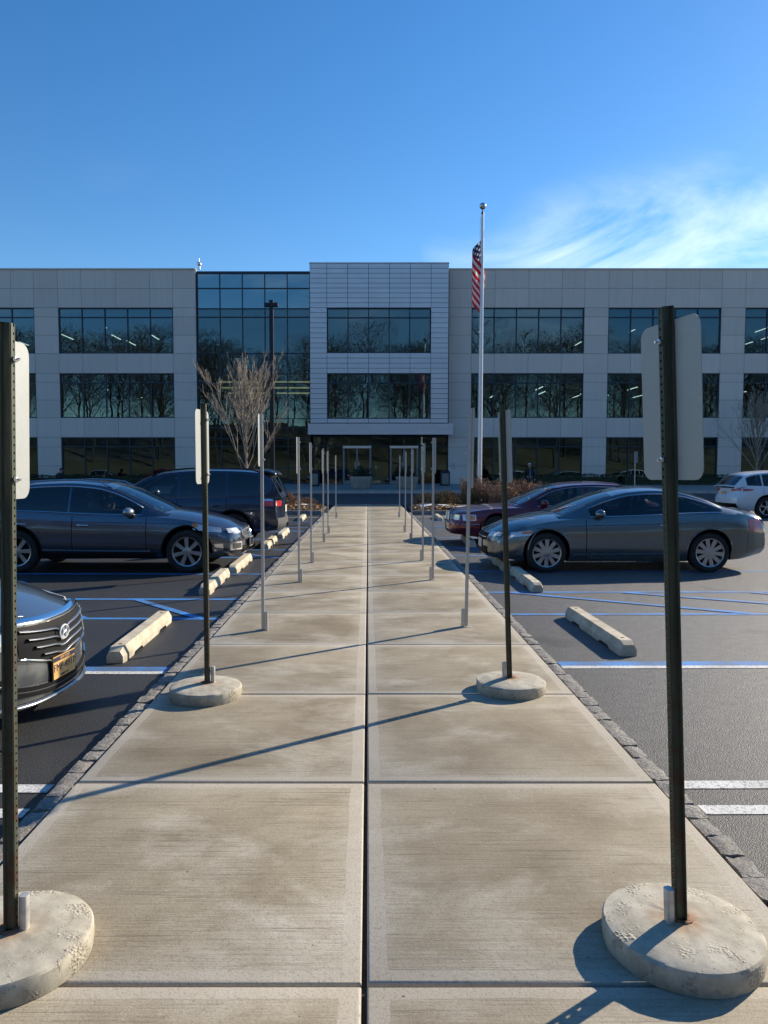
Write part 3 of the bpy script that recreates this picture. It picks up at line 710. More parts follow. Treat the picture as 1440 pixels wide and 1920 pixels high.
def rounded(w, h, r, n=6):
    P = []
    for cx, cy, a0 in ((w / 2 - r, h / 2 - r, 0), (-w / 2 + r, h / 2 - r, 90), (-w / 2 + r, -h / 2 + r, 180), (w / 2 - r, -h / 2 + r, 270)):
        for k in range(n + 1):
            a = R(a0 + 90 * k / n); P.append((cx + r * math.cos(a), cy + r * math.sin(a)))
    return P
PLW, PLH = 0.305, 0.52
def plate_mesh():
    q = MB(); P = rounded(PLW, PLH, 0.04); n = len(P)
    M = Matrix(((1, 0, 0, 0), (0, 0, 1, 0), (0, 1, 0, 0), (0, 0, 0, 1)))       # poly xy -> xz, extrude along y
    q.prism(P, 0.002, 0.005, M); q.f = [f[::-1] for f in q.f]
    q.mi = [0] * len(q.f); q.mi[1] = 1
    return q.mesh('sign_plate', [M_ALU, M_SIGNF])
PLM = plate_mesh()
BOLTM = MB().lathe([(0.0105, -0.034), (0.0105, -0.041), (0.005, -0.042), (0.005, -0.052)], 8, 'Y').mesh('bolt', M_BOLT)
BOLTF = MB().lathe([(0.009, 0.0052), (0.007, 0.010)], 8, 'Y').mesh('bolt', M_BOLT)
def dome_mesh():
    q = MB(); rs = random.Random(2); N = 72; prof = [(0.258, 0), (0.262, 0.035), (0.261, 0.070), (0.255, 0.079), (0.243, 0.083), (0.20, 0.090), (0.13, 0.096), (0.06, 0.099), (0.02, 0.100)]
    q.lathe(prof, N)
    for i, (r, h) in enumerate(prof):
        for k in range(N):
            a = 2 * math.pi * k / N; j = i * N + k; v = Vector(q.v[j])
            nn = noise.noise(Vector((math.cos(a) * 4, math.sin(a) * 4, i * 0.8)))
            if 2 <= i <= 4: v.x *= 1 - max(0, nn) * 0.022; v.y *= 1 - max(0, nn) * 0.022; v.z -= max(0, nn) * 0.009
            elif i > 4: v.z += nn * 0.002
            q.v[j] = tuple(v)
    return q.mesh('concrete_base', M_BASE, 28)
DOME = dome_mesh(); M_SLEEVE = mat('sleeve_steel', (0.50, 0.49, 0.47), 0.5, 0.5, var=0.3, vscale=20); M_RUST = mat('rusty_flange', (0.20, 0.10, 0.05), 0.8, var=0.5, vscale=30, bump=0.4)
def sign(label, base, top, phi, side, H, m_post, mesh_post, disc, ptop=0.045, group=None, second=False):
    """base/top: world points; side -1 = left of walk; phi = turn of the plate's back normal (deg)"""
    base = Vector(base); top = Vector(top)
    z0 = 0.097 if disc else 0.0
    gp = Vector((base.x, base.y, 0))
    o = thing('parking_sign', label, 'sign', gp, 0, group)
    # plate's back normal: left signs face -x, right signs face +x
    bn = Vector((math.cos(R(phi)), math.sin(R(phi)), 0)) * (1 if side < 0 else -1)
    ang = math.atan2(-bn.x, bn.y)                        # local -y -> bn
    yaw = math.atan2(bn.y, bn.x) + R(90)
    lean = Vector((top.x - base.x, top.y - base.y, H)).normalized()
    Q = Vector((0, 0, 1)).rotation_difference(lean).to_matrix().to_4x4() @ Matrix.Rotation(yaw, 4, 'Z')
    def put(name, me, loc=(0, 0, 0)):
        c = obj(name, me, o); c.matrix_local = Matrix.Translation((0, 0, z0)) @ Q @ Matrix.Translation(loc); return c
    put('post', mesh_post, (0, 0, 0.012))
    zp = H - ptop - PLH / 2
    put('sign_plate', PLM, (0, 0, zp))
    if second:                                           # a small second plate under the first
        c = put('sign_plate', PLM, (0, 0.0, zp - 0.40)); c.scale = (1, 1, 0.58)
    for dz in (PLH * 0.37, -PLH * 0.37): put('bolt', BOLTM, (0, 0, zp + dz)); put('bolt', BOLTF, (0, 0, zp + dz))
    if disc:
        d = obj('concrete_base', DOME, o, (0, 0, 0.0006)); d.rotation_euler = (0, 0, R(37 * base.y * 10))
        d.scale = (disc, disc, 1)
        fl = MB(); fl.lathe([(0.038, 0), (0.038, 0.008), (0.024, 0.012)], 14); f = fl.build('flange', M_RUST, o, loc=(0, 0, 0.096))
        q = MB(); P = rounded(0.032, 0.028, 0.009, 3); q.prism(P, 0, 0.12); c = q.build('sleeve', M_SLEEVE, o, 40); c.matrix_local = Matrix.Translation((0, 0, 0.098)) @ Q @ Matrix.Translation((0.006, -0.052, 0))
        for dz in (0.03, 0.09):
            bq = obj('bolt', BOLTF, o); bq.matrix_local = Matrix.Translation((0, 0, 0.097)) @ Q @ Matrix.Translation((0, 0.0, dz))
    else:
        q = MB(); q.bx(-0.026, 0.026, -0.062, -0.036, -0.02, 0.19); c = q.build('ground_stub', M_GALV, o); c.matrix_local = Q @ Matrix.Translation((0, 0.1 * 0, 0))
        q = MB(); q.lathe([(0.055, -0.001), (0.05, 0.004)], 16); q.build('grout_collar', mat('grout', (0.30, 0.28, 0.25), 0.9), o)
    return o
H1 = 2.0
CH_G = channel_mesh('post', 2.0, M_GPOST); CH_S = channel_mesh('post', 2.08, M_GALV)
def near(lbl, bx_, by_, tx_, ty_, side, phi, disc):
    b_ = px(bx_, by_, z=0.098); t_ = px(tx_, ty_, Y=b_.y)
    h = t_.z - 0.097
    me = channel_mesh('post', h - 0.012, M_GPOST)
    return sign(lbl, b_, t_, phi, side, h, M_GPOST, me, disc)
near('dark green sign post in concrete disc at the left picture edge, sunlit plate', 16, 1742, 8, 606, -1, -4, 1.03)
near('largest dark sign post in concrete disc, right foreground, shaded plate', 1278, 1722, 1252, 575, 1, 14, 1.0)
near('thin green-brown sign post in concrete disc, second on the left, narrow pale plate', 386, 1280, 379, 757, -1, -5, 0.98)
near('leaning dark sign post in concrete disc, second on the right before maroon sedan', 958, 1270, 944, 758, 1, 7, 0.97)
SP = [('left', 'nearest', 491, 1181, 777), ('left', 'second', 559, 1091, 823), ('left', 'third', 582, 1055, 835), ('left', 'fourth', 605, 1016, 846), ('left', 'fifth', 614, 1000, 848), ('left', 'farthest', 629, 971, 850),
      ('right', 'nearest', 876, 1175, 766), ('right', 'second', 813, 1087, 819), ('right', 'third', 794, 1051, 830), ('right', 'fourth', 773, 1015, 839), ('right', 'fifth', 761, 998, 843), ('right', 'farthest', 750, 970, 848)]
for i, (sd, nm, bx_, by_, ty_) in enumerate(SP):
    b_ = px(bx_, by_, z=0.0); s = -1 if sd == 'left' else 1
    tp = px(bx_ + (1 if i != 6 else 5), ty_, Y=b_.y); h = max(2.0, tp.z)
    me = channel_mesh('post', h - 0.012, M_GALV) if i in (0, 6) else CH_S
    if me is CH_S: h = 2.092
    o = sign('silver steel sign post, %s of the silver row %s of the walk' % (nm, sd), b_, (b_.x + (0.0 if i != 6 else 0.03), b_.y, h), (1.5 if s < 0 else 3) + random.uniform(-2, 2), s, h, M_GALV, me, None, 0.0 if i < 3 or 5 < i < 9 else 0.03, 'silver sign posts along the walk', second=(i == 6))

# ================================================================== planting beds with kerbs, snow, litter
def m_mulch():
    t = NT('bark_mulch'); p = t.pos(); f = t.noise(p, 22, 6, 0.7)
    c = t.ramp(f, (0.3, (0.05, 0.033, 0.02)), (0.55, (0.16, 0.105, 0.06)), (0.75, (0.34, 0.24, 0.14)))
    t.p(Base_Color=c, Roughness=0.95); t.bump(f, 1.0, 0.05); return t.m
M_MULCH = m_mulch(); M_KERB = mat('kerb_granite_grey', (0.20, 0.20, 0.205), 0.8, var=0.25, vscale=8, bump=0.4)
t = NT('snow'); t.p(Base_Color=t.mix(t.noise(t.pos(), 9, 5), (0.86, 0.88, 0.92), (0.72, 0.75, 0.80)), Roughness=0.55, Subsurface_Weight=0.15); t.bump(t.noise(t.pos(), 18, 5), 0.5, 0.03); M_SNOW = t.m
def bedf(x0, x1, y0, y1, seed):
    def f(u, v):
        x = lerp(x0, x1, u); y = lerp(y0, y1, v); e = min(1, min(u, 1 - u, v, 1 - v) * 9)
        return (x, y, -0.02 + 0.16 * e ** 0.6 + 0.05 * noise.noise((x * 1.3, y * 1.3, seed)) * e)
    return f
BY0, BY1 = 28.0, 33.3
BEDS = {}
for sg, xa, xb in ((-1, -11.5, -1.75), (1, 1.75, 9.2)):
    g = MB().grid(bedf(xa, xb, BY0 + 0.15, BY1 - 0.02, sg * 3.0), 60, 32).build('planting_bed', M_MULCH, smooth=70, kind='structure')
    BEDS[sg] = bedf(xa, xb, BY0 + 0.15, BY1 - 0.02, sg * 3.0)
    x = xa
    while x < xb - 0.2:
        l = min(1.1, xb - x); MB().bx(x + 0.006, x + l - 0.006, BY0, BY0 + 0.14, -0.2, 0.05).build('kerb_stone', M_KERB, g); x += l
def bedz(sg, x, y):
    xa, xb = (-11.5, -1.75) if sg < 0 else (1.75, 9.2)
    return BEDS[sg]((x - xa) / (xb - xa), (y - BY0 - .15) / (BY1 - BY0 - .17))[2]
rs = random.Random(21)
def snow(label, cx, cy, rx, ry, sg):
    q = MB(); N = 26; RI = 7
    def f(u, v):
        a = 2 * math.pi * u; k = v; w = 1 + 0.45 * noise.noise((math.cos(a) * 1.6 + cx, math.sin(a) * 1.6 + cy, 5))
        x = cx + math.cos(a) * rx * k * w; y = cy + math.sin(a) * ry * k * w; z = bedz(sg, x, y) if BY0 + .2 < y < BY1 else -0.02
        return (x, y, z + (0.085 + 0.03 * noise.noise((x * 4, y * 4, 1))) * (1 - k ** 3) - 0.012)
    q.grid(f, N, RI, True); o = q.build('snow_patch', M_SNOW, smooth=80); tag(o, label, 'snow', 'melting snow on the beds')
snow('long strip of old snow on the right bed kerb', 4.1, 28.75, 1.25, 0.42, 1)
snow('ragged snow patch beside the walk end on the right', 2.35, 30.2, 0.42, 1.3, 1)
snow('small snow scrap in the litter right of the walk', 3.0, 29.6, 0.38, 0.3, 1)
snow('snow scrap at the kerb of the left bed', -4.1, 28.65, 0.5, 0.28, -1)
snow('tiny snow scrap in the litter left of the walk', -2.6, 30.4, 0.25, 0.4, -1)
def litter(sg, x0, x1, n, seed):
    q = MB(); r_ = random.Random(seed)
    for _ in range(n):
        x = r_.uniform(x0, x1); y = r_.uniform(BY0 + .25, BY1 - .4); z = bedz(sg, x, y) + 0.02
        e = Euler((r_.uniform(-.8, .8), r_.uniform(-.8, .8), r_.uniform(0, 6.3))).to_matrix(); s = r_.uniform(0.05, 0.11)
        q.add([Vector((x, y, z)) + e @ Vector(c) * s for c in ((-1, 0, 0), (0, -.5, .12), (1, 0, 0), (0, .5, .12))], [(0, 1, 2), (0, 2, 3)]); 
    return q
M_LEAF = NT('dry_leaf'); M_LEAF.p(Base_Color=M_LEAF.ramp(M_LEAF.noise(M_LEAF.pos(), 7, 3, 0.6), (0.35, (0.13, 0.07, 0.03)), (0.5, (0.36, 0.2, 0.08)), (0.68, (0.58, 0.40, 0.22))), Roughness=0.8); M_LEAF = M_LEAF.m
for sg, x0, x1 in ((-1, -4.4, -1.9), (1, 1.9, 3.6)):
    litter(sg, x0, x1, 1500, 40 + sg).build('leaf_litter', M_LEAF, kind='stuff')

# ---- shrubs
def m_twig(name, lo, hi):
    t = NT(name); p = t.obj(); t.p(Base_Color=t.mix(t.ramp(t.noise(p, 5, 4, 0.6), (0.35, 0), (0.65, 1)), lo, hi), Roughness=0.85); return t.m
M_SHRUB = m_twig('dry_shrub_leaf', (0.17, 0.095, 0.055), (0.40, 0.25, 0.15)); M_JUNI = m_twig('juniper_brown', (0.10, 0.075, 0.03), (0.24, 0.165, 0.07)); M_STEM = mat('shrub_stem', (0.16, 0.10, 0.065), 0.9)
M_EVER = m_twig('evergreen_needles', (0.012, 0.028, 0.014), (0.035, 0.06, 0.03)); M_HEDGE = m_twig('hedge_leaf', (0.02, 0.035, 0.016), (0.06, 0.07, 0.035))
def shrub_meshes(kind, seed):
    r_ = random.Random(seed); fo = MB(); st = MB()
    if kind == 'perennial':                                # upright dry stems with papery heads
        for i in range(120):
            a = r_.uniform(0, 6.28); rr_ = 0.55 * math.sqrt(r_.random()); b0 = Vector((math.cos(a) * rr_ * 0.6, math.sin(a) * rr_ * 0.6, 0))
            tip = Vector((math.cos(a) * rr_ * 1.25, math.sin(a) * rr_ * 1.25, r_.uniform(0.55, 1.0))); st.tube([b0, lerp(b0, tip, .5) + Vector((r_.uniform(-.03, .03),) * 3), tip], [0.006, 0.005, 0.003], 3, False)
            for k in range(16):
                c = lerp(b0, tip, r_.uniform(.45, 1.03)) + Vector((r_.gauss(0, .045), r_.gauss(0, .045), r_.gauss(0, .03))); s = r_.uniform(.02, .045)
                e = Euler((r_.uniform(0, 6), r_.uniform(0, 6), r_.uniform(0, 6))).to_matrix()
                fo.add([c + e @ Vector(v) * s for v in ((-1, 0, 0), (0, -.55, .1), (1, 0, 0), (0, .55, .1))], [(0, 1, 2, 3)])
    else:                                                   # low mounded mass
        for i in range(150):
            a = r_.uniform(0, 6.28); el = r_.uniform(.1, 1.5); d = Vector((math.cos(a) * math.cos(el), math.sin(a) * math.cos(el), math.sin(el)))
            R0 = 0.85 + 0.22 * noise.noise(d * 2.2 + Vector((seed, 0, 0))); tip = Vector((d.x * 1.0, d.y * .85, d.z * .62)) * R0
            st.tube([tip * 0.05, tip * .55 + Vector((0, 0, .05)), tip], [0.009, 0.006, 0.002], 3, False)
            for k in range(24):
                c = tip * r_.uniform(.55, 1.05) + Vector((r_.gauss(0, .06), r_.gauss(0, .06), r_.gauss(0, .05))); c.z = max(0.01, c.z); s = r_.uniform(.022, .05)
                e = Euler((r_.uniform(0, 6), r_.uniform(0, 6), r_.uniform(0, 6))).to_matrix()
                fo.add([c + e @ Vector(v) * s for v in ((-1, 0, 0), (0, -.35, .1), (1, 0, 0), (0, .35, .1))], [(0, 1, 2, 3)])
    return fo, st
SHR = {}
for k, m in (('perennial', M_SHRUB), ('mound', M_JUNI), ('rust', M_SHRUB)):
    f, s = shrub_meshes('perennial' if k == 'perennial' else 'mound', len(k)); SHR[k] = (f.mesh('foliage', m), s.mesh('stems', M_STEM))
def shrub(kind, x, y, sc, label, sg, name='shrub', z=None, group='winter shrubs in the beds'):
    o = thing(name, label, 'shrub', (x, y, (bedz(sg, x, y) - 0.03) if z is None else z), random.uniform(0, 6), group); o.scale = (sc[0], sc[0], sc[1])
    obj('foliage', SHR[kind][0], o); obj('stems', SHR[kind][1], o)
for i, (kd, x, y, s1, s2, lb_) in enumerate([
    ('mound', 3.25, 31.0, 1.0, 1.05, 'low brown juniper mound nearest the walk in the right bed'), ('mound', 4.35, 31.7, .95, 1.1, 'brown juniper mound just left of the flagpole foot'),
    ('perennial', 5.25, 31.9, 1.1, 1.1, 'dry feathery perennial clump right of the flagpole foot'), ('perennial', 6.2, 31.6, 1.1, 1.1, 'dry perennial clump between flagpole and walking man'),
    ('perennial', 5.6, 30.6, 1.0, .9, 'dry perennial clump rising behind the maroon hood'), ('perennial', 7.05, 31.9, 1.0, 1.0, 'dry perennial clump below the walking man'),
    ('perennial', 4.6, 32.6, .9, 1.2, 'tall dry perennial clump behind the flagpole'), ('mound', 7.9, 31.0, 1.0, 1.0, 'brown mound hidden mostly by the maroon windshield'),
    ('mound', 2.55, 32.2, .8, .8, 'small brown mound at the far end of the right bed')]): shrub(kd, x, y, (s1, s2), lb_, 1)
for i, (x, y, s1, s2, lb_) in enumerate([(-3.55, 31.6, .95, .9, 'rust brown mounded shrub nearest the walk in the left bed'), (-4.7, 31.2, 1.05, .95, 'rust brown mounded shrub right behind the navy SUV tail'),
    (-6.0, 31.4, 1.1, 1.0, 'rust brown mounded shrub behind the navy SUV cabin'), (-2.6, 32.4, .6, .5, 'small rust brown shrub at the far left corner of the walk')]): shrub('rust', x, y, (s1, s2), lb_, -1)
# clipped hedge in the shade along the right wing
def hedge(x0, x1, y, label):
    r_ = random.Random(int(x0 * 10)); q = MB()
    zb = terr_z(y)
    q.bx(x0 + .1, x1 - .1, y - .32, y + .32, zb - 0.02, zb + .5)
    for _ in range(int((x1 - x0) * 420)):
        x = r_.uniform(x0, x1); a = r_.uniform(0, 3.14); rr_ = 0.5 * (1 + .25 * noise.noise((x * 1.2, a, 2)))
        c = Vector((x, y + math.cos(a) * rr_, zb + .12 + math.sin(a) * rr_ * 1.05)); s = r_.uniform(.03, .07); e = Euler((r_.uniform(0, 6), r_.uniform(0, 6), r_.uniform(0, 6))).to_matrix()
        q.add([c + e @ Vector(v) * s for v in ((-1, 0, 0), (0, -.5, .1), (1, 0, 0), (0, .5, .1))], [(0, 1, 2, 3)])
    tag(q.build('hedge', M_HEDGE), label, 'hedge', 'low hedges against the facade')
hedge(8.2, 16.6, 49.2, 'low dark hedge under the ground floor windows behind the walking man')
hedge(16.9, 24.5, 49.2, 'low dark hedge under the windows behind the largest sign plate')
hedge(24.8, 33, 49.2, 'low dark hedge at the right picture edge behind the white crossover')
hedge(-24.5, -17.5, 48.6, 'low dark hedge at the foot of the left wing, far left')
hedge(-17.2, -12.8, 48.6, 'low dark hedge at the foot of the left wing beside the glass wall')

# ================================================================== bare trees
def m_bark(name, lo, hi):
    t = NT(name); p = t.obj(); t.p(Base_Color=t.mix(t.ramp(t.noise(t.mapping(p, (1, 1, .3)), 14, 5, .65), (.35, 0), (.65, 1)), lo, hi), Roughness=.9); t.bump(t.noise(p, 30, 4), .4, .01); return t.m
M_BARK = m_bark('young_bark', (0.17, 0.135, 0.105), (0.44, 0.375, 0.305)); M_WOOD = m_bark('forest_bark', (0.035, 0.028, 0.024), (0.085, 0.068, 0.055))
def grow(q, rnd, p, d, length, r, depth, up, spread, kids, twig):
    n = 5 if depth > 1 else 3; path = [p]; rad = [r]; cur = p.copy(); dd = d.normalized()
    for i in range(n):
        dd = (dd + Vector((rnd.gauss(0, .07), rnd.gauss(0, .07), up * .12))).normalized(); cur = cur + dd * (length / n); path.append(cur.copy()); rad.append(max(.0055, r * (1 - .72 * (i + 1) / n)))
    q.tube(path, rad, 6 if r > .025 else 3, False)
    if depth == 0: return
    for k in range(kids[depth]):
        t_ = rnd.uniform(.22, .97) if depth < 3 else lerp(.12, .95, (k + rnd.random()) / kids[depth])
        f = t_ * n; i = min(n - 1, int(f)); bp_ = lerp(path[i], path[i + 1], f - i); bd = (path[i + 1] - path[i]).normalized()
        ax = bd.orthogonal().normalized(); ax.rotate(Matrix.Rotation(rnd.uniform(0, 6.283), 3, bd)); nd = bd.copy(); nd.rotate(Matrix.Rotation(spread[depth] * rnd.uniform(.75, 1.25), 3, ax))
        ln = length * twig[depth] * (1.12 - .55 * t_) * rnd.uniform(.75, 1.15); rr_ = max(.006, lerp(rad[i], rad[i + 1], f - i) * .62)
        grow(q, rnd, bp_, nd, ln, rr_, depth - 1, up, spread, kids, twig)
def vase_tree(label, x, y, z, H, W, seed, kids=(0, 7, 9, 12)):
    o = thing('bare_tree', label, 'tree', (x, y, z), 0, 'bare young trees before the building'); rnd = random.Random(seed)
    tr = MB(); path = [Vector((0, 0, -.1)), Vector((.01, 0, H * .14)), Vector((.03, .02, H * .34)), Vector((-.02, 0, H * .6)), Vector((.02, .02, H * .93))]
    tr.tube(path, [.065, .055, .042, .025, .006], 8); tr.build('trunk', M_BARK, o, 60)
    q = MB()
    n = kids[3] * 2
    for k in range(n):
        t_ = lerp(.13, .62, (k + rnd.random() * .6) / n); a = k * 2.399 + rnd.uniform(-.3, .3); p = Vector((0, 0, H * t_)); tilt = lerp(.66, .26, t_ / .62) * rnd.uniform(.7, 1.2)
        d = Vector((math.cos(a) * math.sin(tilt), math.sin(a) * math.sin(tilt), math.cos(tilt))); ln = (H * (.93 - t_) * rnd.uniform(.62, .95)) / math.cos(tilt) * .95
        grow(q, rnd, p, d, ln, .027, 2, .75, (0, .40, .42, 0), (0, kids[1], kids[2], 0), (0, .34, .36, 0))
    q.build('crown', M_BARK, o)
    return o
bt = px(461, 880, Y=32.0)
vase_tree('bare vase-shaped young tree in the left bed before the glass wall', bt.x, 32.0, 0.1, 7.15, 3.6, 4)
bt2 = px(1418, 880, Y=46.0)
vase_tree('bare young tree behind the white crossover at the right edge', bt2.x, 46.0, terr_z(46), 6.6, 4, 9)
# wooded slope behind the viewer (mirrored in the windows): one mass
wd = MB(); rw = random.Random(77); protos = []
for k in range(3):
    q = MB(); rnd = random.Random(100 + k); Ht = 21.0
    q.tube([(0, 0, -.5), (0.1, 0, 5), (0, .2, 11), (.1, 0, Ht)], [.28, .22, .13, .03], 5, False)
    for j in range(15):
        t_ = lerp(.25, .95, j / 15); a = j * 2.4; tilt = rnd.uniform(.6, 1.0); d = Vector((math.cos(a) * math.sin(tilt), math.sin(a) * math.sin(tilt), math.cos(tilt)))
        grow(q, rnd, Vector((0, 0, Ht * t_)), d, Ht * .36 * (1.25 - t_), .10, 2, .3, (0, .6, .6, 0), (0, 7, 6, 0), (0, .45, .5, 0))
    for j in range(2600):                                   # fine twig haze of the crown
        a = rnd.uniform(0, 6.28); zz = rnd.uniform(.22, 1.0) ** .8; rr_ = Ht * .27 * math.sqrt(rnd.random()) * (1.15 - .75 * abs(zz - .55)); c0 = Vector((math.cos(a) * rr_, math.sin(a) * rr_, Ht * zz))
        d = Vector((math.cos(a) * .7 + rnd.gauss(0, .4), math.sin(a) * .7 + rnd.gauss(0, .4), rnd.uniform(.1, 1.3))).normalized() * rnd.uniform(.6, 1.5); w_ = d.orthogonal().normalized() * .03
        q.add([c0 - w_, c0 + w_, c0 + d], [(0, 1, 2)])
    protos.append(q)
for k in range(112):
    x = -112 + 224 * (k % 28) / 27 + rw.uniform(-5, 5); v = (.07, .13, .20, .28)[k // 28] + rw.uniform(-.03, .03); y = -34 - 150 * v; q = protos[k % 3]; a = rw.uniform(0, 6.28); ca, sa = math.cos(a), math.sin(a); s = rw.uniform(.8, 1.15)
    z = hillf((x + 240) / 480, v)[2]
    wd.add([(x + (vx * ca - vy * sa) * s, y + (vx * sa + vy * ca) * s, z + vz * s) for vx, vy, vz in q.v], q.f)
wd.build('wooded_slope', M_WOOD, kind='stuff')

# ================================================================== flagpole and flag, lamp, planters, bins
YP = 32.6
fb_ = px(899, 915, Y=YP); ft_ = px(905, 402, Y=YP)
t = NT('white_pole'); t.p(Base_Color=(0.78, 0.78, 0.80), Roughness=0.28, Metallic=0.15); M_POLE = t.m
fbz = bedz(1, fb_.x, YP) - 0.02; lean = (ft_.x - fb_.x)
fp = thing('flagpole', 'tall white flagpole with silver ball in the right bed', 'flagpole', (fb_.x - lean * .04, YP, fbz))
Hp = ft_.z - fbz
q = MB(); q.lathe([(0.098, 0), (0.098, Hp * .1), (0.09, Hp * .45), (0.075, Hp * .8), (0.06, Hp)], 20)
q.v = [(x + lean * z / Hp, y, z) for x, y, z in q.v]; q.build('pole', M_POLE, fp, 40)
MB().lathe([(0.2, 0.0), (0.2, .05), (.13, .1), (.099, .16)], 20).build('collar', M_SILVER, fp, 40)
q = MB(); q.lathe([(0.065, 0), (0.05, .1), (.025, .12), (.025, .22)], 12, c=(lean, 0, Hp)); q.build('truck', mat('truck_dark', (.05, .05, .06), .5), fp, 40)
q = MB(); q.lathe([(max(.004, .14 * math.sin(math.pi * i / 14)), -.14 * math.cos(math.pi * i / 14)) for i in range(15)], 20, c=(lean, 0, Hp + .35)); q.build('ball', mat('ball_metal', (.62, .60, .58), .25, 1.0), fp, 60)
q = MB(); q.tube([(-.115, -.02, 1.2), (lean - .1, -.02, Hp - .1)], .008, 4); q.build('halyard', mat('rope', (.55, .54, .5), .9), fp)
q = MB(); q.box((-.11, -.02, 1.35), (.03, .05, .16)); q.build('cleat', M_SILVER, fp)
def m_flag():
    t = NT('flag_cloth'); at = t.n('ShaderNodeUVMap'); s = t.n('ShaderNodeSeparateXYZ', Vector=at.outputs[0]); u, v = s.outputs[0], s.outputs[1]
    st = t.math('MODULO', t.math('FLOOR', t.math('MULTIPLY', v, 13.0)), 2.0)           # 0 = red
    c = t.mix(st, (0.60, 0.016, 0.03), (0.85, 0.84, 0.83))
    can = t.math('MULTIPLY', t.math('LESS_THAN', u, 0.4), t.math('GREATER_THAN', v, 6.0 / 13))
    su = t.math('MULTIPLY', u, 11 / 0.4 / 2); sv = t.math('MULTIPLY', t.math('SUBTRACT', v, 6 / 13), 9 / (7 / 13) / 2)
    def star(o1, o2):
        a = t.math('SUBTRACT', t.math('FRACT', t.math('ADD', su, o1)), 0.5); b_ = t.math('SUBTRACT', t.math('FRACT', t.math('ADD', sv, o2)), 0.5)
        return t.math('LESS_THAN', t.math('ADD', t.math('MULTIPLY', a, a), t.math('MULTIPLY', b_, b_)), 0.045)
    stars = t.math('MAXIMUM', star(.25, .25), star(.75, .75))
    c = t.mix(can, c, t.mix(stars, (0.022, 0.03, 0.11), (0.8, 0.8, 0.8)))
    t.p(Base_Color=c, Roughness=0.75); t.b.inputs['Transmission Weight'].default_value = 0
    tl = t.n('ShaderNodeBsdfTranslucent', Color=c); mx = t.n('ShaderNodeMixShader'); mx.inputs[0].default_value = .45
    t.t.links.new(t.b.outputs[0], mx.inputs[1]); t.t.links.new(tl.outputs[0], mx.inputs[2]); t.t.links.new(mx.outputs[0], t.out.inputs[0]); return t.m
def flag():
    top = px(897, 418, Y=YP - .2); HO, FL = 2.0, 3.5
    pole_x = lambda z: fb_.x + lean * (z - fbz) / Hp
    V = []; NU, NV = 46, 26
    for i in range(NU + 1):
        for j in range(NV + 1):
            u = i / NU; v = j / NV                           # u along the fly, v up the hoist
            z = top.z - HO * (1 - v) * (1 - .22 * u) - FL * .76 * u ** .93
            ph = u * 8.5 + v * 1.2
            amp = .27 * (1 - .2 * u) * min(1, u * 3 + .35)
            x = -.09 - .05 * u + 1.15 * amp * math.sin(ph) * (.75 + .4 * v) + .06 * (1 - v) * u - .12 * math.sin(u * 3.1) * (1 - v)
            y = .13 - .20 * math.cos(ph * 1.0 + .6) * min(1, u * 4) - .02 * v + .05 * math.sin(v * 9 + u * 4)
            V.append((pole_x(z) + x, YP + y, z))
    q = MB(); F = []
    for i in range(NU):
        for j in range(NV): a = i * (NV + 1) + j; F.append((a, a + NV + 1, a + NV + 2, a + 1))
    O = Vector((pole_x(top.z), YP, top.z - 2)); q.add([Vector(v) - O for v in V], F); me = q.mesh('flag', m_flag(), 80)
    uv = me.uv_layers.new(name='UVMap')
    for p in me.polygons:
        for li in p.loop_indices:
            vi = me.loops[li].vertex_index; uv.data[li].uv = ((vi // (NV + 1)) / NU, (vi % (NV + 1)) / NV)
    o = obj('flag', me, None, O); tag(o, 'limp red, white and blue striped national flag hanging on the flagpole', 'flag')
flag()
# lamp
YL = 33.0; lb_ = px(511, 880, Y=YL); lt = px(509, 562, Y=YL); M_BLK = mat('dark_bronze_paint', (0.016, 0.02, 0.034), .45, .3)
zb = bedz(-1, lb_.x, YL); lp = thing('street_lamp', 'dark square lamp post with twin heads before the glass wall', 'lamp', (lb_.x, YL, zb - .02))
MB().bx(-.085, .085, -.085, .085, .5, lt.z - zb).build('pole', M_BLK, lp)
MB().lathe([(.28, 0), (.28, .5)], 20).build('concrete_foot', M_BASE, lp, 40)
for s in (-1, 1):
    q = MB(); q.bx(*sorted((s * .1, s * .30)), -.14, .14, lt.z - zb - .28, lt.z - zb - .13); q.bx(*sorted((s * .08, s * .12)), -.03, .03, lt.z - zb - .24, lt.z - zb - .18); q.build('lamp_head', M_BLK, lp)
# planters
def planter(label, x, y):
    z = terr_z(y); o = thing('planter', label, 'planter', (x, y, z), 0, 'planters before the entrance')
    MB().lathe([(.48, 0), (.56, .1), (.66, .55), (.70, .62), (.70, .74), (.62, .75), (.6, .66)], 28).build('pot', mat('planter_concrete', (.34, .31, .27), .85, var=.2, vscale=5, bump=.4), o, 35)
    r_ = random.Random(int(x * 7)); q = MB()
    for i in range(60):
        a = r_.uniform(0, 6.28); el = r_.uniform(.0, 1.5); d = Vector((math.cos(a) * math.cos(el) * 1.1, math.sin(a) * math.cos(el) * 1.1, math.sin(el) * .75)) * r_.uniform(.55, .95)
        for k in range(30):
            c = Vector((0, 0, .72)) + d * r_.uniform(.15, 1.05) + Vector((r_.gauss(0, .05), r_.gauss(0, .05), r_.gauss(0, .04))); s = r_.uniform(.035, .075); e = Euler((r_.uniform(0, 6), r_.uniform(0, 6), r_.uniform(0, 6))).to_matrix()
            q.add([c + e @ Vector(v) * s for v in ((-1, 0, 0), (0, -.3, .1), (1, 0, 0), (0, .3, .1))], [(0, 1, 2, 3)])
    q.build('evergreen', M_EVER, o)
planter('round concrete planter with evergreens before the left entrance door', px(677, 900, Y=45.4).x, 45.4)
planter('round concrete planter with evergreens before the right entrance door', px(763, 900, Y=45.4).x, 45.4)
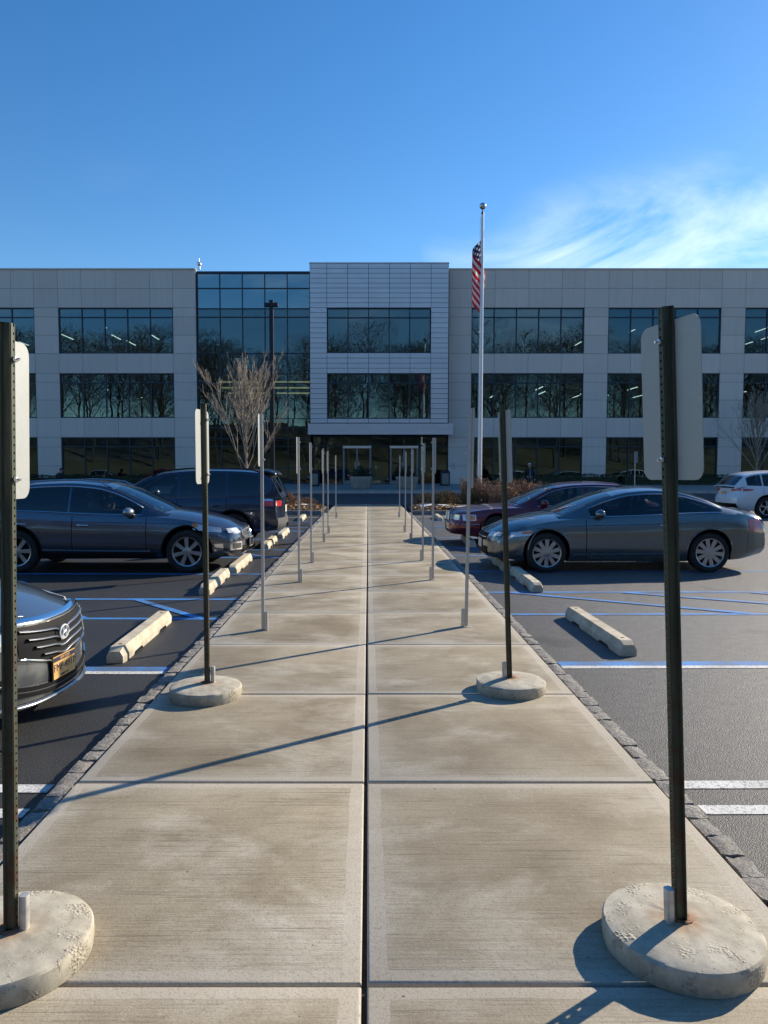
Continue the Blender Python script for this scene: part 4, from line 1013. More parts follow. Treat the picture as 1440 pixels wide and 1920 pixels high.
def bin_(label, x, y):
    z = terr_z(y); o = thing('litter_bin', label, 'bin', (x, y, z), 0, 'litter bins by the entrance')
    MB().bx(-.3, .3, -.3, .3, .03, .85).build('case', M_BLK, o); MB().bx(-.22, .22, -.315, -.301, .1, .8).build('stone_panel', mat('bin_aggregate', (.26, .24, .2), .9, var=.3, vscale=40), o)
    q = MB(); q.bx(-.31, .31, -.31, .31, .853, .93); q.bx(-.24, .24, -.24, .24, .932, 1.02); q.build('lid', M_BLK, o); MB().bx(-.24, .24, -.24, .24, 0, .03).build('foot', M_BLK, o)
bin_('square dark litter bin left of the entrance doors', px(590, 900, Y=47.8).x, 47.8)
bin_('square dark litter bin at the right end of the entrance', px(834, 900, Y=48.2).x, 48.2)
# far thin sign post on the terrace side and an orange marker stake
ss = px(1190, 900, Y=41.0); o = thing('road_sign', 'thin lone signpost seen edge-on before the right wing', 'sign', (ss.x, 41.0, lerp(-.012, .2, (41 - DR0) / (DR1 - DR0)) - .01))
MB().tube([(0, 0, 0), (0, 0, 2.45)], .028, 8).build('post', M_GALV, o); MB().bx(-.012, .012, -.23, .23, 1.85, 2.45).build('sign_plate', M_ALU, o, loc=(.045, 0, 0))
ss = px(1345, 925, Y=27.5); o = thing('marker_stake', 'thin orange marker stake left of the white crossover', 'stake', (ss.x, 27.5, ASPH))
MB().tube([(0, 0, 0), (0, 0, 1.2)], .014, 6).build('rod', mat('marker_orange', (.55, .12, .05), .6), o); MB().lathe([(.09, 0), (.09, .02), (.02, .05)], 12).build('base', M_BLK, o, 40)
# ================================================================== cars
def m_carpaint(name, col, metal=0.55, rough=0.32, dirt=0.15):
    t = NT(name); p = t.obj(); sz = t.n('ShaderNodeSeparateXYZ', Vector=p)
    fl = t.noise(p, 900, 2); c = t.mix(t.math('MULTIPLY', fl, 0.25), col, tuple(min(1, v * 1.7 + .01) for v in col))
    low = t.math('MULTIPLY_ADD', sz.outputs[2], -1.9, 1.15, True)
    d = t.math('MULTIPLY', t.math('MULTIPLY', low, t.ramp(t.noise(p, 7, 6, .7), (.35, .2), (.7, 1))), dirt)
    film = t.math('MULTIPLY', t.ramp(t.noise(p, 3, 6, .7), (.4, 0), (.75, 1)), dirt * .4)
    d = t.math('MAXIMUM', d, film)
    c = t.mix(d, c, (.24, .225, .20)); t.p(Base_Color=c, Metallic=metal, Roughness=t.math('MULTIPLY_ADD', d, .6, rough), Coat_Weight=.9, Coat_Roughness=t.math('MULTIPLY_ADD', d, .8, .05)); return t.m
def m_cglass(name, tint, refl):
    t = NT(name); nt = t.t; nt.nodes.remove(t.b); tr = t.n('ShaderNodeBsdfTransparent', Color=tint); gl = t.n('ShaderNodeBsdfGlossy', Color=(1, 1, 1), Roughness=.02)
    fr = t.n('ShaderNodeFresnel', IOR=1.52); f = t.math('ADD', fr.outputs[0], refl, clamp=True); mx = t.n('ShaderNodeMixShader')
    nt.links.new(f, mx.inputs[0]); nt.links.new(tr.outputs[0], mx.inputs[1]); nt.links.new(gl.outputs[0], mx.inputs[2]); nt.links.new(mx.outputs[0], t.out.inputs['Surface']); return t.m
M_CGL = m_cglass('car_glass', (.42, .47, .46), .02); M_PRIV = m_cglass('privacy_glass', (.035, .04, .045), .03); M_WSH = m_cglass('windshield_glass', (.45, .52, .52), .09)
M_LINING = mat('cabin_dark', (.02, .021, .023), .8); M_SEAT = mat('seat_dark', (.045, .045, .048), .7); M_BEIGE = mat('seat_beige', (.42, .38, .29), .7)
M_TYRE = mat('tyre_rubber', (.018, .018, .019), .8, var=.4, vscale=20); M_ALLOY = mat('alloy_rim', (.46, .47, .48), .28, .85); M_CHROME = mat('chrome', (.78, .79, .80), .12, 1.0); M_BLACKP = mat('black_plastic', (.012, .012, .013), .6, spec=.12)
M_LAMP = mat('clear_lamp', (.62, .64, .66), .12, .35, coat=1.0); M_TAIL = mat('red_lamp', (.55, .03, .04), .2, 0, coat=1.0); M_AMBER = mat('amber_lamp', (.62, .20, .03), .2, 0, coat=1.0); M_GAPSHADE = mat('gap_shade', (.006, .006, .007), .9)  # seam black: shade inside the panel gaps given as a dark colour
M_SLAT = mat('satin_dark_metal', (.30, .31, .32), .3, .85); M_GREYP = mat('grey_trim_plastic', (.05, .052, .055), .6)
def sgn(v): return 1 if v >= 0 else -1
class Car:
    def __init__(s, label, loc, rz, sp, paint, name='parked_car', group='cars parked along the walk'):
        s.sp = sp; s.L = sp['L']; s.W = sp['W']; L2 = s.L / 2
        D = lambda k: pchip(sorted((L2 - d, v) for d, v in sp[k]))
        s.hw, s.belt, s.top, s.sill, s.zr, s.yr = D('hw'), D('belt'), D('top'), D('sill'), D('roof'), D('yr')
        s.F = pchip(sp['F']); s.Rr = pchip(sp['R']); s.g = pchip(sp.get('g', [(0, .90), (.08, .945), (.35, .995), (.6, 1.0), (.85, .972), (1, .935)]))
        s.rf, s.pf, s.rr, s.pr = sp.get('round', (.42, 3.0, .30, 3.4)); s.paint = paint
        s.c0, s.c1 = L2 - sp['roof'][0][0], L2 - sp['roof'][-1][0]
        s.o = thing(name, label, 'car', loc, rz, group); s.r = sp['wheel'][0]
        s.xw = [L2 - sp['axles'][0], L2 - sp['axles'][1]]
        s.holes = []; s.body()
    def wts(s, x): a = .95; L2 = s.L / 2; return max(0, (x - (L2 - a)) / a) ** 1.6, max(0, (-(x) - (L2 - a)) / a) ** 1.6
    def pos(s, x, y, z):
        f, r = s.wts(x)
        return Vector((x + f * (s.F(z) - s.rf * (abs(y) / s.W) ** s.pf) + r * (s.Rr(z) + s.rr * (abs(y) / s.W) ** s.pr), y, z))
    def ys(s, x, z):
        a, b_ = s.sill(x), s.belt(x); return s.hw(x) * s.g(max(0, min(1, (z - a) / (b_ - a))))
    def ztop(s, x, k): b_ = s.belt(x); return b_ + (s.top(x) - b_) * (1 - abs(k) ** 2.6)
    def body(s):
        L2 = s.L / 2; NS, N, K = 64, 12, 9
        xs = [-L2 + s.L * (.5 - .5 * math.cos(math.pi * (.12 + .76 * i / NS)) - .5 + .5 * math.cos(math.pi * .12)) / math.cos(math.pi * .12) for i in range(NS + 1)]
        xs[0], xs[-1] = -L2, L2
        q = MB()
        X = lambda u: xs[min(NS, round(u * NS))]
        for sg in (1, -1):
            def side(u, v, sg=sg): x = X(u); z = lerp(s.sill(x), s.belt(x), v); return s.pos(x, sg * s.ys(x, z), z)
            q.grid(side, NS, N)
        def topf(u, v): x = X(u); k = v * 2 - 1; y = k * s.ys(x, s.belt(x)); return s.pos(x, y, s.ztop(x, k))
        q.grid(topf, NS, 2 * K)
        def bot(u, v): x = X(u); k = v * 2 - 1; y = k * s.ys(x, s.sill(x)); return s.pos(x, y, s.sill(x))
        q.grid(bot, NS, 2 * K)
        for x in (-L2, L2):
            def cap(u, v, x=x):
                k = v * 2 - 1
                z = lerp(s.sill(x), s.belt(x), min(1, u * (N + 1) / N)); y = k * s.ys(x, z)
                if u > N / (N + 1) + 1e-6: z = s.ztop(x, k)
                return s.pos(x, y, z)
            q.grid(cap, N + 1, 2 * K)
        me = q.mesh('body', [s.paint, M_BLACKP]); bm = bmesh.new(); bm.from_mesh(me)
        bmesh.ops.remove_doubles(bm, verts=bm.verts, dist=1e-4); bmesh.ops.dissolve_degenerate(bm, edges=bm.edges, dist=1e-5); bmesh.ops.recalc_face_normals(bm, faces=bm.faces)
        bm.to_mesh(me); bm.free()
        o = obj('body', me, s.o); s.bodyo = o
        cut = MB(); ra = s.r + s.sp.get('arch', .05); s.ra = ra
        for x in s.xw:
            for sg in (1, -1):
                cut.lathe([(ra, sg * (s.W - .30)), (ra, sg * (s.W + .25))], 40, 'Y', (x, 0, s.r + .01))
                if sg < 0: pass
        cme = cut.mesh('cut', [M_BLACKP, M_BLACKP]); cme.polygons.foreach_set('material_index', [1] * len(cme.polygons))
        bm = bmesh.new(); bm.from_mesh(cme); bmesh.ops.recalc_face_normals(bm, faces=bm.faces); bm.to_mesh(cme); bm.free()
        co = bpy.data.objects.new('cut', cme); C.objects.link(co)
        md = o.modifiers.new('b', 'BOOLEAN'); md.operation = 'DIFFERENCE'; md.object = co; md.solver = 'EXACT'
        wl_ = s.o.matrix_world.copy(); lo, ro = s.o.location.copy(), s.o.rotation_euler.copy(); s.o.location = (0, 0, 0); s.o.rotation_euler = (0, 0, 0)
        baked(o); s.o.location = lo; s.o.rotation_euler = ro
        bpy.data.objects.remove(co)
        o.data.polygons.foreach_set('use_smooth', [True] * len(o.data.polygons)); o.data.set_sharp_from_angle(angle=R(38)); o.data.name = 'body'
    # ---- greenhouse
    def cab(s, x):
        zr = s.zr(x); b_ = s.belt(x); y0 = s.ys(x, b_) * .985; yr = s.yr(x) * s.W; rise = max(0.0, zr - b_); ze = zr - min(.065, rise * .35)
        return y0, b_ - .02, yr, ze, zr
    def ycab(s, x, z):
        y0, z0, yr, ze, zr = s.cab(x); l = max(0, min(1, (z - z0) / max(.02, ze - z0))); return y0 + (yr - y0) * l ** 1.25
    def cabx(s, x, y):
        w = max(0, 1 - abs(x - s.c0) / .95) ; w2 = max(0, 1 - abs(x - s.c1) / .7); k = 1 - (abs(y) / (s.W * .8)) ** 2
        return x + s.sp.get('bow', .10) * w * k - s.sp.get('bowr', .06) * w2 * k
    def croof(s, x, k): y0, z0, yr, ze, zr = s.cab(x); return Vector((s.cabx(x, k * yr), k * yr, ze + (zr - ze) * (1 - abs(k) ** 2.4)))
    def cabin(s, seat=None, seats=(2.35, 3.25)):
        """roof shell with real window openings, dark lining, seats and wheel behind the glass"""
        NS, N, K = 130, 22, 22; q = MB(); X = lambda u: lerp(s.c1, s.c0, u); I = .014
        for sg in (1, -1):
            P = []
            for i in range(NS + 1):
                x = X(i / NS); y0, z0, yr, ze, zr = s.cab(x)
                for j in range(N + 1): z = lerp(z0, ze, j / N); y = s.ycab(x, z); P.append(Vector((s.cabx(x, y), sg * y, z)))
            F = []
            for i in range(NS):
                xm = X((i + .5) / NS); d = s.L / 2 - xm; y0, z0, yr, ze, zr = s.cab(xm)
                for j in range(N):
                    zm = lerp(z0, ze, (j + .5) / N)
                    if any(h[0] == sg and h[1] + I < d < h[2] - I and h[3](xm) + I < zm < h[4](xm) - I for h in s.holes): continue
                    a = i * (N + 1) + j; F.append((a, a + N + 1, a + N + 2, a + 1))
            q.add(P, F)
        P = [s.croof(X(i / NS), j / K - 1) for i in range(NS + 1) for j in range(2 * K + 1)]; F = []
        for i in range(NS):
            d = s.L / 2 - X((i + .5) / NS)
            for j in range(2 * K):
                k = (j + .5) / K - 1
                if any(h[0] == 0 and h[1] + I < d < h[2] - I and abs(k) < h[3] - .015 for h in s.holes): continue
                a = i * (2 * K + 1) + j; F.append((a, a + 2 * K + 1, a + 2 * K + 2, a + 1))
        q.add(P, F)
        me = q.mesh('roof', s.paint); bm = bmesh.new(); bm.from_mesh(me); bmesh.ops.remove_doubles(bm, verts=bm.verts, dist=1e-4); bmesh.ops.delete(bm, geom=[v for v in bm.verts if not v.link_faces], context='VERTS'); bmesh.ops.recalc_face_normals(bm, faces=bm.faces); bm.to_mesh(me); bm.free()
        me.polygons.foreach_set('use_smooth', [True] * len(me.polygons)); me.set_sharp_from_angle(angle=R(48)); s.roofo = obj('roof', me, s.o)
        def lin(u, v): x = lerp(s.c1 + .06, s.c0 - .10, u); k = v * 2 - 1; y = k * (s.ys(x, s.belt(x)) * .93); return Vector((x, y, max(s.ztop(x, k), s.belt(x)) + .012))
        MB().grid(lin, 20, 8).build('cabin_lining', M_LINING, s.o, 60)
        for row, d in enumerate(seats):
            x = s.d2x(d); zb = s.belt(x) + .015; zt = min(s.zr(x) - .20, zb + .26)
            for sg in (-1, 1):
                q = MB(); q.lathe([(max(.01, math.sin(math.pi * min(1, i / 7)) ** .5), i / 7) for i in range(8)], 16); q.v = [(x - .10 * vz * .6 + vx * .075 - .03, sg * .37 + vy * .23, zb + vz * (zt - zb)) for vx, vy, vz in q.v]; so = q.build('seat', seat or M_SEAT, s.o, 60)
                q = MB(); q.lathe([(max(.01, math.sin(math.pi * i / 7) ** .6), i / 7) for i in range(8)], 14); q.v = [(x - .11 + vx * .05, sg * .37 + vy * .125, zt - .02 + vz * .17) for vx, vy, vz in q.v]; q.build('headrest', seat or M_SEAT, so, 60)
        xs_ = s.d2x(seats[0]) + .52; zs_ = s.belt(xs_) + .05; q = MB(); q.tube([(xs_ + .06 * math.sin(a), .37 + .18 * math.cos(a), zs_ + .14 * math.sin(a)) for a in [2 * math.pi * k / 20 for k in range(21)]], .014, 6); q.build('steering_wheel', M_BLACKP, s.o, 60)
    # ---- patches: fn(u,v)->point, dirv = outward
    def patch(s, name, fn, dirv, nu, nv, m, parent=None, depth=.02, smooth=50):
        q = MB(); P = [[Vector(fn(i / nu, j / nv)) for j in range(nv + 1)] for i in range(nu + 1)]; dv = Vector(dirv)
        q.grid(lambda u, v: P[round(u * nu)][round(v * nv)], nu, nv)
        bd = [P[i][0] for i in range(nu + 1)] + [P[nu][j] for j in range(1, nv + 1)] + [P[i][nv] for i in range(nu - 1, -1, -1)] + [P[0][j] for j in range(nv - 1, 0, -1)]
        n = len(bd); q.add(bd + [p - dv * depth for p in bd], [(i, (i + 1) % n, n + (i + 1) % n, n + i) for i in range(n)])
        me = q.mesh(name, m); bm = bmesh.new(); bm.from_mesh(me); bmesh.ops.remove_doubles(bm, verts=bm.verts, dist=1e-5); bmesh.ops.recalc_face_normals(bm, faces=bm.faces)
        # open sheet: make the big face look outward
        sm = sum((f.normal.dot(dv) * f.calc_area() for f in bm.faces)); 
        if sm < 0: bmesh.ops.reverse_faces(bm, faces=bm.faces)
        bm.to_mesh(me); bm.free(); me.polygons.foreach_set('use_smooth', [True] * len(me.polygons)); me.set_sharp_from_angle(angle=R(smooth))
        return obj(name, me, parent or s.o)
    def d2x(s, d): return s.L / 2 - d
    def side(s, name, d0, d1, zlo, zhi, m, sg, off=.004, nu=12, nv=6, parent=None):
        zl = zlo if callable(zlo) else (lambda d: zlo); zh = zhi if callable(zhi) else (lambda d: zhi)
        def fn(u, v):
            d = lerp(d0, d1, u); x = s.d2x(d); z = lerp(zl(d), zh(d), v); y = s.ys(x, z) + off; p = s.pos(x, sg * y, z); return p
        return s.patch(name, fn, (0, sg, 0), nu, nv, m, parent)
    def front(s, name, y0, y1, zlo, zhi, m, off=.012, nu=16, nv=6, rear=False, parent=None):
        zl = zlo if callable(zlo) else (lambda d: zlo); zh = zhi if callable(zhi) else (lambda d: zhi); L2 = s.L / 2
        def fn(u, v):
            y = lerp(y0, y1, u); z = lerp(zl(y), zh(y), v); p = s.pos(-L2 if rear else L2, y, z); p.x += -off if rear else off; return p
        return s.patch(name, fn, (-1 if rear else 1, 0, 0), nu, nv, m, parent)
    def fpt(s, y, z, off=.006, rear=False): L2 = s.L / 2; p = s.pos(-L2 if rear else L2, y, z); p.x += -off if rear else off; return p
    def spt(s, d, z, sg, off=.004): x = s.d2x(d); return s.pos(x, sg * (s.ys(x, z) + off), z)
    def glass(s, name, d0, d1, sg, lo=.03, hi=.05, off=.006, m=None, zlo=None, zhi=None, nu=14):
        def zl(x): return s.belt(x) + lo if zlo is None else max(s.belt(x) + lo, zlo(s.L / 2 - x))
        def zh(x): z = s.cab(x)[3] - hi; return z if zhi is None else min(z, zhi(s.L / 2 - x))
        def fn(u, v):
            x = s.d2x(lerp(d0, d1, u)); a = zl(x); b_ = max(a + .002, zh(x)); z = lerp(a, b_, v); y = s.ycab(x, z); return Vector((s.cabx(x, y), sg * (y + off), z))
        if m is not M_BLACKP: s.holes.append((sg, d0, d1, zl, zh))
        return s.patch(name, fn, (0, sg, .2), nu, 5, m or M_CGL, depth=.012)
    def dlo_trim(s, d0, d1, sg, lo=.03, hi=.05, r=.009, m=None):
        P = []
        n = 26
        for i in range(n + 1):
            x = s.d2x(lerp(d0, d1, i / n)); z = max(s.belt(x) + lo, s.cab(x)[3] - hi); y = s.ycab(x, z); P.append(Vector((s.cabx(x, y), sg * (y + .007), z)))
        for i in range(n + 1):
            x = s.d2x(lerp(d1, d0, i / n)); z = s.belt(x) + lo; y = s.ycab(x, z); P.append(Vector((s.cabx(x, y), sg * (y + .007), z)))
        MB().tube(P, r, 5).build('window_trim', m or M_CHROME, s.o, 60)
    def screen(s, name, d0, d1, kw, m, off=.008, rear=False):
        def fn(u, v):
            x = s.d2x(lerp(d0, d1, u)); k = (v * 2 - 1) * kw; p = s.croof(x, k); p.z += off * .8; p.x += off * (-1 if rear else 1); return p
        if name != 'sunroof': s.holes.append((0, d0, d1, kw))
        return s.patch(name, fn, (-.7 if rear else .7, 0, .7), 12, 12, m, depth=.01)
    def wheels(s, spokes, style, m=None):
        r, rim, w = s.sp['wheel']; m = m or M_ALLOY
        ty = MB(); ty.lathe([(rim, -w / 2 + .012), (rim + .02, -w / 2 - .002), (r - .05, -w / 2 - .006), (r - .018, -w / 2 + .006), (r - .004, -w / 2 + .024), (r, -w / 2 + .05), (r, w / 2 - .05), (r - .018, w / 2 - .006), (r - .05, w / 2), (rim, w / 2 - .012)], 48, 'Y', caps=False); tym = ty.mesh('tyre', M_TYRE, 40)
        ba = MB(); ba.lathe([(.01, -w / 2 + .075), (rim * .99, -w / 2 + .07), (rim * .99, w / 2 - .012), (.01, w / 2 - .012)], 36, 'Y'); bam = ba.mesh('wheel', M_BLACKP, 40)
        ri = MB(); ri.lathe([(rim + .006, -w / 2 + .006), (rim + .004, -w / 2 - .004), (rim - .012, -w / 2 + .002), (rim - .022, -w / 2 + .03), (rim - .022, -w / 2 + .07)], 48, 'Y', caps=False)
        ri.lathe([(.075, -w / 2 + .05), (.07, -w / 2 + .012), (.03, -w / 2 + .004), (.004, -w / 2 + .004)], 24, 'Y', caps=False)
        for k in range(spokes):
            a = 2 * math.pi * k / spokes; M = Matrix.Rotation(a, 3, 'Y')
            lanes = [0.0] if style != 'pair' else [-.16, .16]
            for ln in lanes:
                w0, w1 = (.026, .036) if style == 'blade' else (.03, .024) if style == 'thin' else (.016, .018); a1 = ln
                pts = []
                for rr_, ww, yy in ((.05, w0, -w / 2 + .012), (rim * .55, (w0 + w1) / 2, -w / 2 + .018), (rim - .01, w1, -w / 2 + .012)):
                    cx = math.sin(a1 * min(1, rr_ / rim)) * rr_
                    pts.append([(cx - ww, yy, rr_), (cx + ww, yy, rr_), (cx + ww * .8, yy + .04, rr_), (cx - ww * .8, yy + .04, rr_)])
                V = [M @ Vector(p) for ring in pts for p in ring]; F = []
                for i in range(2):
                    for q in range(4): F.append((i * 4 + q, i * 4 + (q + 1) % 4, (i + 1) * 4 + (q + 1) % 4, (i + 1) * 4 + q))
                F.append((8, 9, 10, 11)); ri.add(V, F)
        rim_m = ri.mesh('rim', m, 35); bm = bmesh.new(); bm.from_mesh(rim_m); bmesh.ops.recalc_face_normals(bm, faces=bm.faces); bm.to_mesh(rim_m); bm.free()
        for x in s.xw:
            for sg in (-1, 1):
                yc = sg * (s.W - w / 2 - .028); o = obj('wheel', bam, s.o, (x, yc, r - .003)); o.rotation_euler = (0, 0, 0 if sg < 0 else math.pi)
                o.rotation_euler.y = random.uniform(0, 1)
                obj('tyre', tym, o); obj('rim', rim_m, o)
    def lips(s, m=None, rad=.012, sides=(-1, 1)):
        for x in s.xw:
            for sg in sides:
                P = []
                for k in range(25):
                    a = math.pi * (-.06 + 1.12 * k / 24); xx = x + math.cos(a) * (s.ra + .004); z = s.r + .01 + math.sin(a) * (s.ra + .004)
                    if z < s.sill(xx) + .01: continue
                    P.append(s.pos(xx, sg * (s.ys(xx, z) + .001), z))
                MB().tube(P, rad, 6).build('wheel_arch_lip', m or s.paint, s.o, 60)
    def mirror(s, d, z, sg, m=None):
        x = s.d2x(d); y = s.ycab(x, z) + .10; q = MB()
        q.lathe([(max(.004, math.sin(math.pi * i / 10)), -math.cos(math.pi * i / 10)) for i in range(11)], 14); q.v = [(x + vx * .075 + (.03 if vx > 0 else 0) * vx, sg * (y + vy * .115), z + vz * .078) for vx, vy, vz in q.v]
        q.tube([(x + .02, sg * (y - .14), z - .05), (x, sg * (y - .04), z - .04)], .028, 8)
        mo = q.build('mirror', m or s.paint, s.o, 60); return mo
    def handle(s, d, z, sg, m, parent=None, L=.17):
        P = [s.spt(d - L / 2, z, sg, .008), s.spt(d - L / 2 + .02, z, sg, .032), s.spt(d + L / 2 - .02, z + .006, sg, .032), s.spt(d + L / 2, z + .006, sg, .008)]
        MB().tube(P, [.011, .014, .014, .011], 6).build('handle', m, parent or s.o, 60)
    def arch(s, d):
        """lowest body height at d because of the wheel openings"""
        x = s.d2x(d); z = 0
        for xw in s.xw:
            h = (s.ra + .03) ** 2 - (x - xw) ** 2
            if h > 0: z = max(z, s.r + .01 + math.sqrt(h))
        return z
    def door(s, d0, d1, sg, hd, hz, hm, zl=.05, ztop=-.015):
        lo = lambda d: max(s.sill(s.d2x(d)) + zl, s.arch(d)); hi = lambda d: s.belt(s.d2x(d)) + ztop
        dr = s.side('door', d0 + .006, d1 - .006, lo, hi, s.paint, sg, .0035, 22, 10)
        s.handle(hd, hz, sg, hm, dr)
        for dd in (d0, d1):
            P = [s.spt(dd, lerp(lo(dd), hi(dd), k / 8), sg, .0015) for k in range(9)]; MB().tube(P, .0058, 4).build('door_seam', M_GAPSHADE, dr)  # dark strip stands in for the shade in the door gap
        return dr
    def line(s, name, pts, sg, r, m, off=.003):
        MB().tube([s.spt(d, z, sg, off) for d, z in pts], r, 5).build(name, m, s.o, 60)
    def fline(s, name, pts, r, m, off=.004, rear=False, parent=None):
        return MB().tube([s.fpt(y, z, off, rear) for y, z in pts], r, 6).build(name, m, parent or s.o, 60)
    def plate(s, z, rear, m, y=0.0, extra=.012):
        p = s.fpt(y, z, extra, rear); q = MB(); q.box((0, 0, 0), (.008, .305, .155)); o = q.build('licence_plate', m, s.o, loc=p); return o
def text_on(body, size, m, parent, loc, name='lettering', ext=.001, shear=0):
    cu = bpy.data.curves.new(name, 'FONT'); cu.body = body; cu.size = size; cu.align_x = 'CENTER'; cu.align_y = 'CENTER'; cu.extrude = ext; cu.resolution_u = 2; cu.shear = shear
    to = bpy.data.objects.new(name, cu); C.objects.link(to); bpy.context.view_layer.update(); me = bpy.data.meshes.new_from_object(to.evaluated_get(bpy.context.evaluated_depsgraph_get())); bpy.data.objects.remove(to)
    me.materials.clear(); me.materials.append(m); o = obj(name, me, parent); o.matrix_local = Matrix.Translation(loc) @ Matrix(((0, 0, 1, 0), (1, 0, 0, 0), (0, 1, 0, 0), (0, 0, 0, 1))); return o
M_AMBPL = mat('amber_plate', (.70, .40, .14), .5, var=.12, vscale=14); M_NAVY = mat('plate_navy', (.02, .025, .06), .5); M_WPL = mat('pale_plate', (.6, .58, .5), .5)
DH = [(0, .76), (.35, .865), (.9, .912), (1.0, .925)]
def hwt(L, W, f=.80, r=.80): return [(0, W * f), (.3, W * (f + 1) / 2 + .01), (.85, W * .985), (1.6, W), (L - 1.4, W), (L - .7, W * .985), (L - .25, W * (r + 1) / 2 + .01), (L, W * r)]

# ---------------- dark grey coupe (right)
SP_COUPE = dict(L=4.85, W=.925, hw=hwt(4.85, .925), top=[(0, .66), (.12, .74), (.5, .86), (1.3, .985), (1.7, .95), (3.9, 1.0), (4.3, 1.03), (4.7, 1.03), (4.85, .97)],
    belt=[(0, .60), (.2, .68), (.7, .80), (1.3, .885), (2.4, .92), (3.6, .975), (4.3, .98), (4.85, .89)], sill=[(0, .23), (.5, .19), (1.5, .185), (3.5, .185), (4.3, .22), (4.85, .30)],
    roof=[(1.20, .955), (1.6, 1.14), (2.1, 1.33), (2.45, 1.405), (2.85, 1.43), (3.25, 1.395), (3.65, 1.29), (4.0, 1.15), (4.32, 1.02)], yr=[(1.2, .80), (2.1, .68), (3.0, .67), (4.3, .74)],
    F=[(.2, -.05), (.32, 0), (.5, 0), (.62, -.04), (.75, -.14)], R=[(.25, .12), (.42, 0), (.66, 0), (.88, .07), (1.02, .17)], wheel=(.338, .238, .225), axles=(.965, 3.705), arch=.05)
c = Car('dark grey two-door coupe parked nose-in on the right', (2.03 + 2.425, 13.22, ASPH), R(180.6), SP_COUPE, m_carpaint('grey_coupe_paint', (.15, .168, .172), .8, .22, .2))
for sg in (-1, 1):
    c.glass('door_window', 1.70, 3.02, sg); c.glass('quarter_window', 3.07, 3.92, sg); c.dlo_trim(1.68, 3.95, sg)
    c.door(1.62, 3.16, sg, 2.95, .80, M_CHROME); c.mirror(1.86, .985, sg)
    c.side('headlamp', .16, .62, lambda d: .575 + .09 * d, lambda d: .67 + .10 * (d - .16), M_LAMP, sg, .006)
    c.side('turn_lamp', .40, .66, lambda d: .64 + .10 * (d - .4), lambda d: .69 + .06 * (d - .4), M_AMBER, sg, .011)
    c.side('tail_lamp', 4.50, 4.80, lambda d: .70 - .15 * (d - 4.5), lambda d: .90 - .02 * (d - 4.5), M_TAIL, sg, .006)
    c.side('bumper_skin', 4.46, 4.82, .33, lambda d: .665 - .05 * (d - 4.46), c.paint, sg, .005)
    c.line('shoulder_crease', [(.75, .74), (1.6, .79), (3.2, .83), (4.4, .85)], sg, .006, c.paint); c.line('sill_crease', [(1.4, .30), (2.4, .315), (3.25, .32)], sg, .012, c.paint)
    c.front('headlamp', sg * .44, sg * .70, lambda y: .585 + .06 * (abs(y) - .44), lambda y: .665, M_LAMP, .006)
    c.front('tail_lamp', sg * .45, sg * .72, .70, .88, M_TAIL, .006, rear=True)
    c.line('fuel_flap', [(4.0 + .075 * math.cos(a * .524), .80 + .075 * math.sin(a * .524)) for a in range(13)], sg, .003, M_GAPSHADE) if sg < 0 else None
c.lips(); c.wheels(10, 'blade'); c.screen('windshield', 1.28, 2.12, .94, M_WSH); c.screen('rear_window', 3.28, 4.2, .9, M_CGL, rear=True)
gr = c.front('grille', -.38, .38, lambda y: .48 + .1 * abs(y), .635, M_BLACKP, .010); c.fline('grille_bar', [(y * .1 - .38, .56) for y in [k * .95 for k in range(9)]], .012, M_CHROME, parent=gr)
c.front('lower_intake', -.42, .42, .27, .40, M_BLACKP, .012); c.plate(.44, False, M_WPL)
c.front('boot_lid_trim', -.4, .4, .78, .81, M_CHROME, .006, rear=True); c.plate(.68, True, M_WPL)

c.cabin(None, (2.65, 3.42))

# ---------------- slate blue crossover (left)
SP_CROSS = dict(L=4.66, W=.905, hw=hwt(4.66, .905, .78, .80), top=[(0, .70), (.10, .80), (.5, .925), (1.32, 1.045), (1.7, .99), (4.2, 1.03), (4.66, 1.0)],
    belt=[(0, .63), (.2, .74), (.75, .86), (1.4, .93), (2.5, .955), (3.5, 1.0), (4.2, 1.01), (4.66, .95)], sill=[(0, .26), (.5, .23), (1.4, .235), (3.4, .235), (4.2, .27), (4.66, .34)],
    roof=[(1.24, 1.01), (1.7, 1.235), (2.15, 1.445), (2.45, 1.525), (2.95, 1.56), (3.5, 1.54), (3.95, 1.455), (4.3, 1.26), (4.58, 1.02)], yr=[(1.2, .80), (2.1, .70), (3.2, .70), (4.6, .74)],
    F=[(.24, -.08), (.36, 0), (.5, 0), (.66, -.03), (.82, -.14)], R=[(.3, .1), (.5, 0), (.7, 0), (1.0, .1)], wheel=(.362, .245, .235), axles=(.885, 3.745), arch=.055)
c = Car('slate blue crossover with chrome window line parked nose-in on the left', (-2.12 - 2.33, 13.18, ASPH), R(-.5), SP_CROSS, m_carpaint('slate_crossover_paint', (.10, .115, .145), .8, .2, .1))
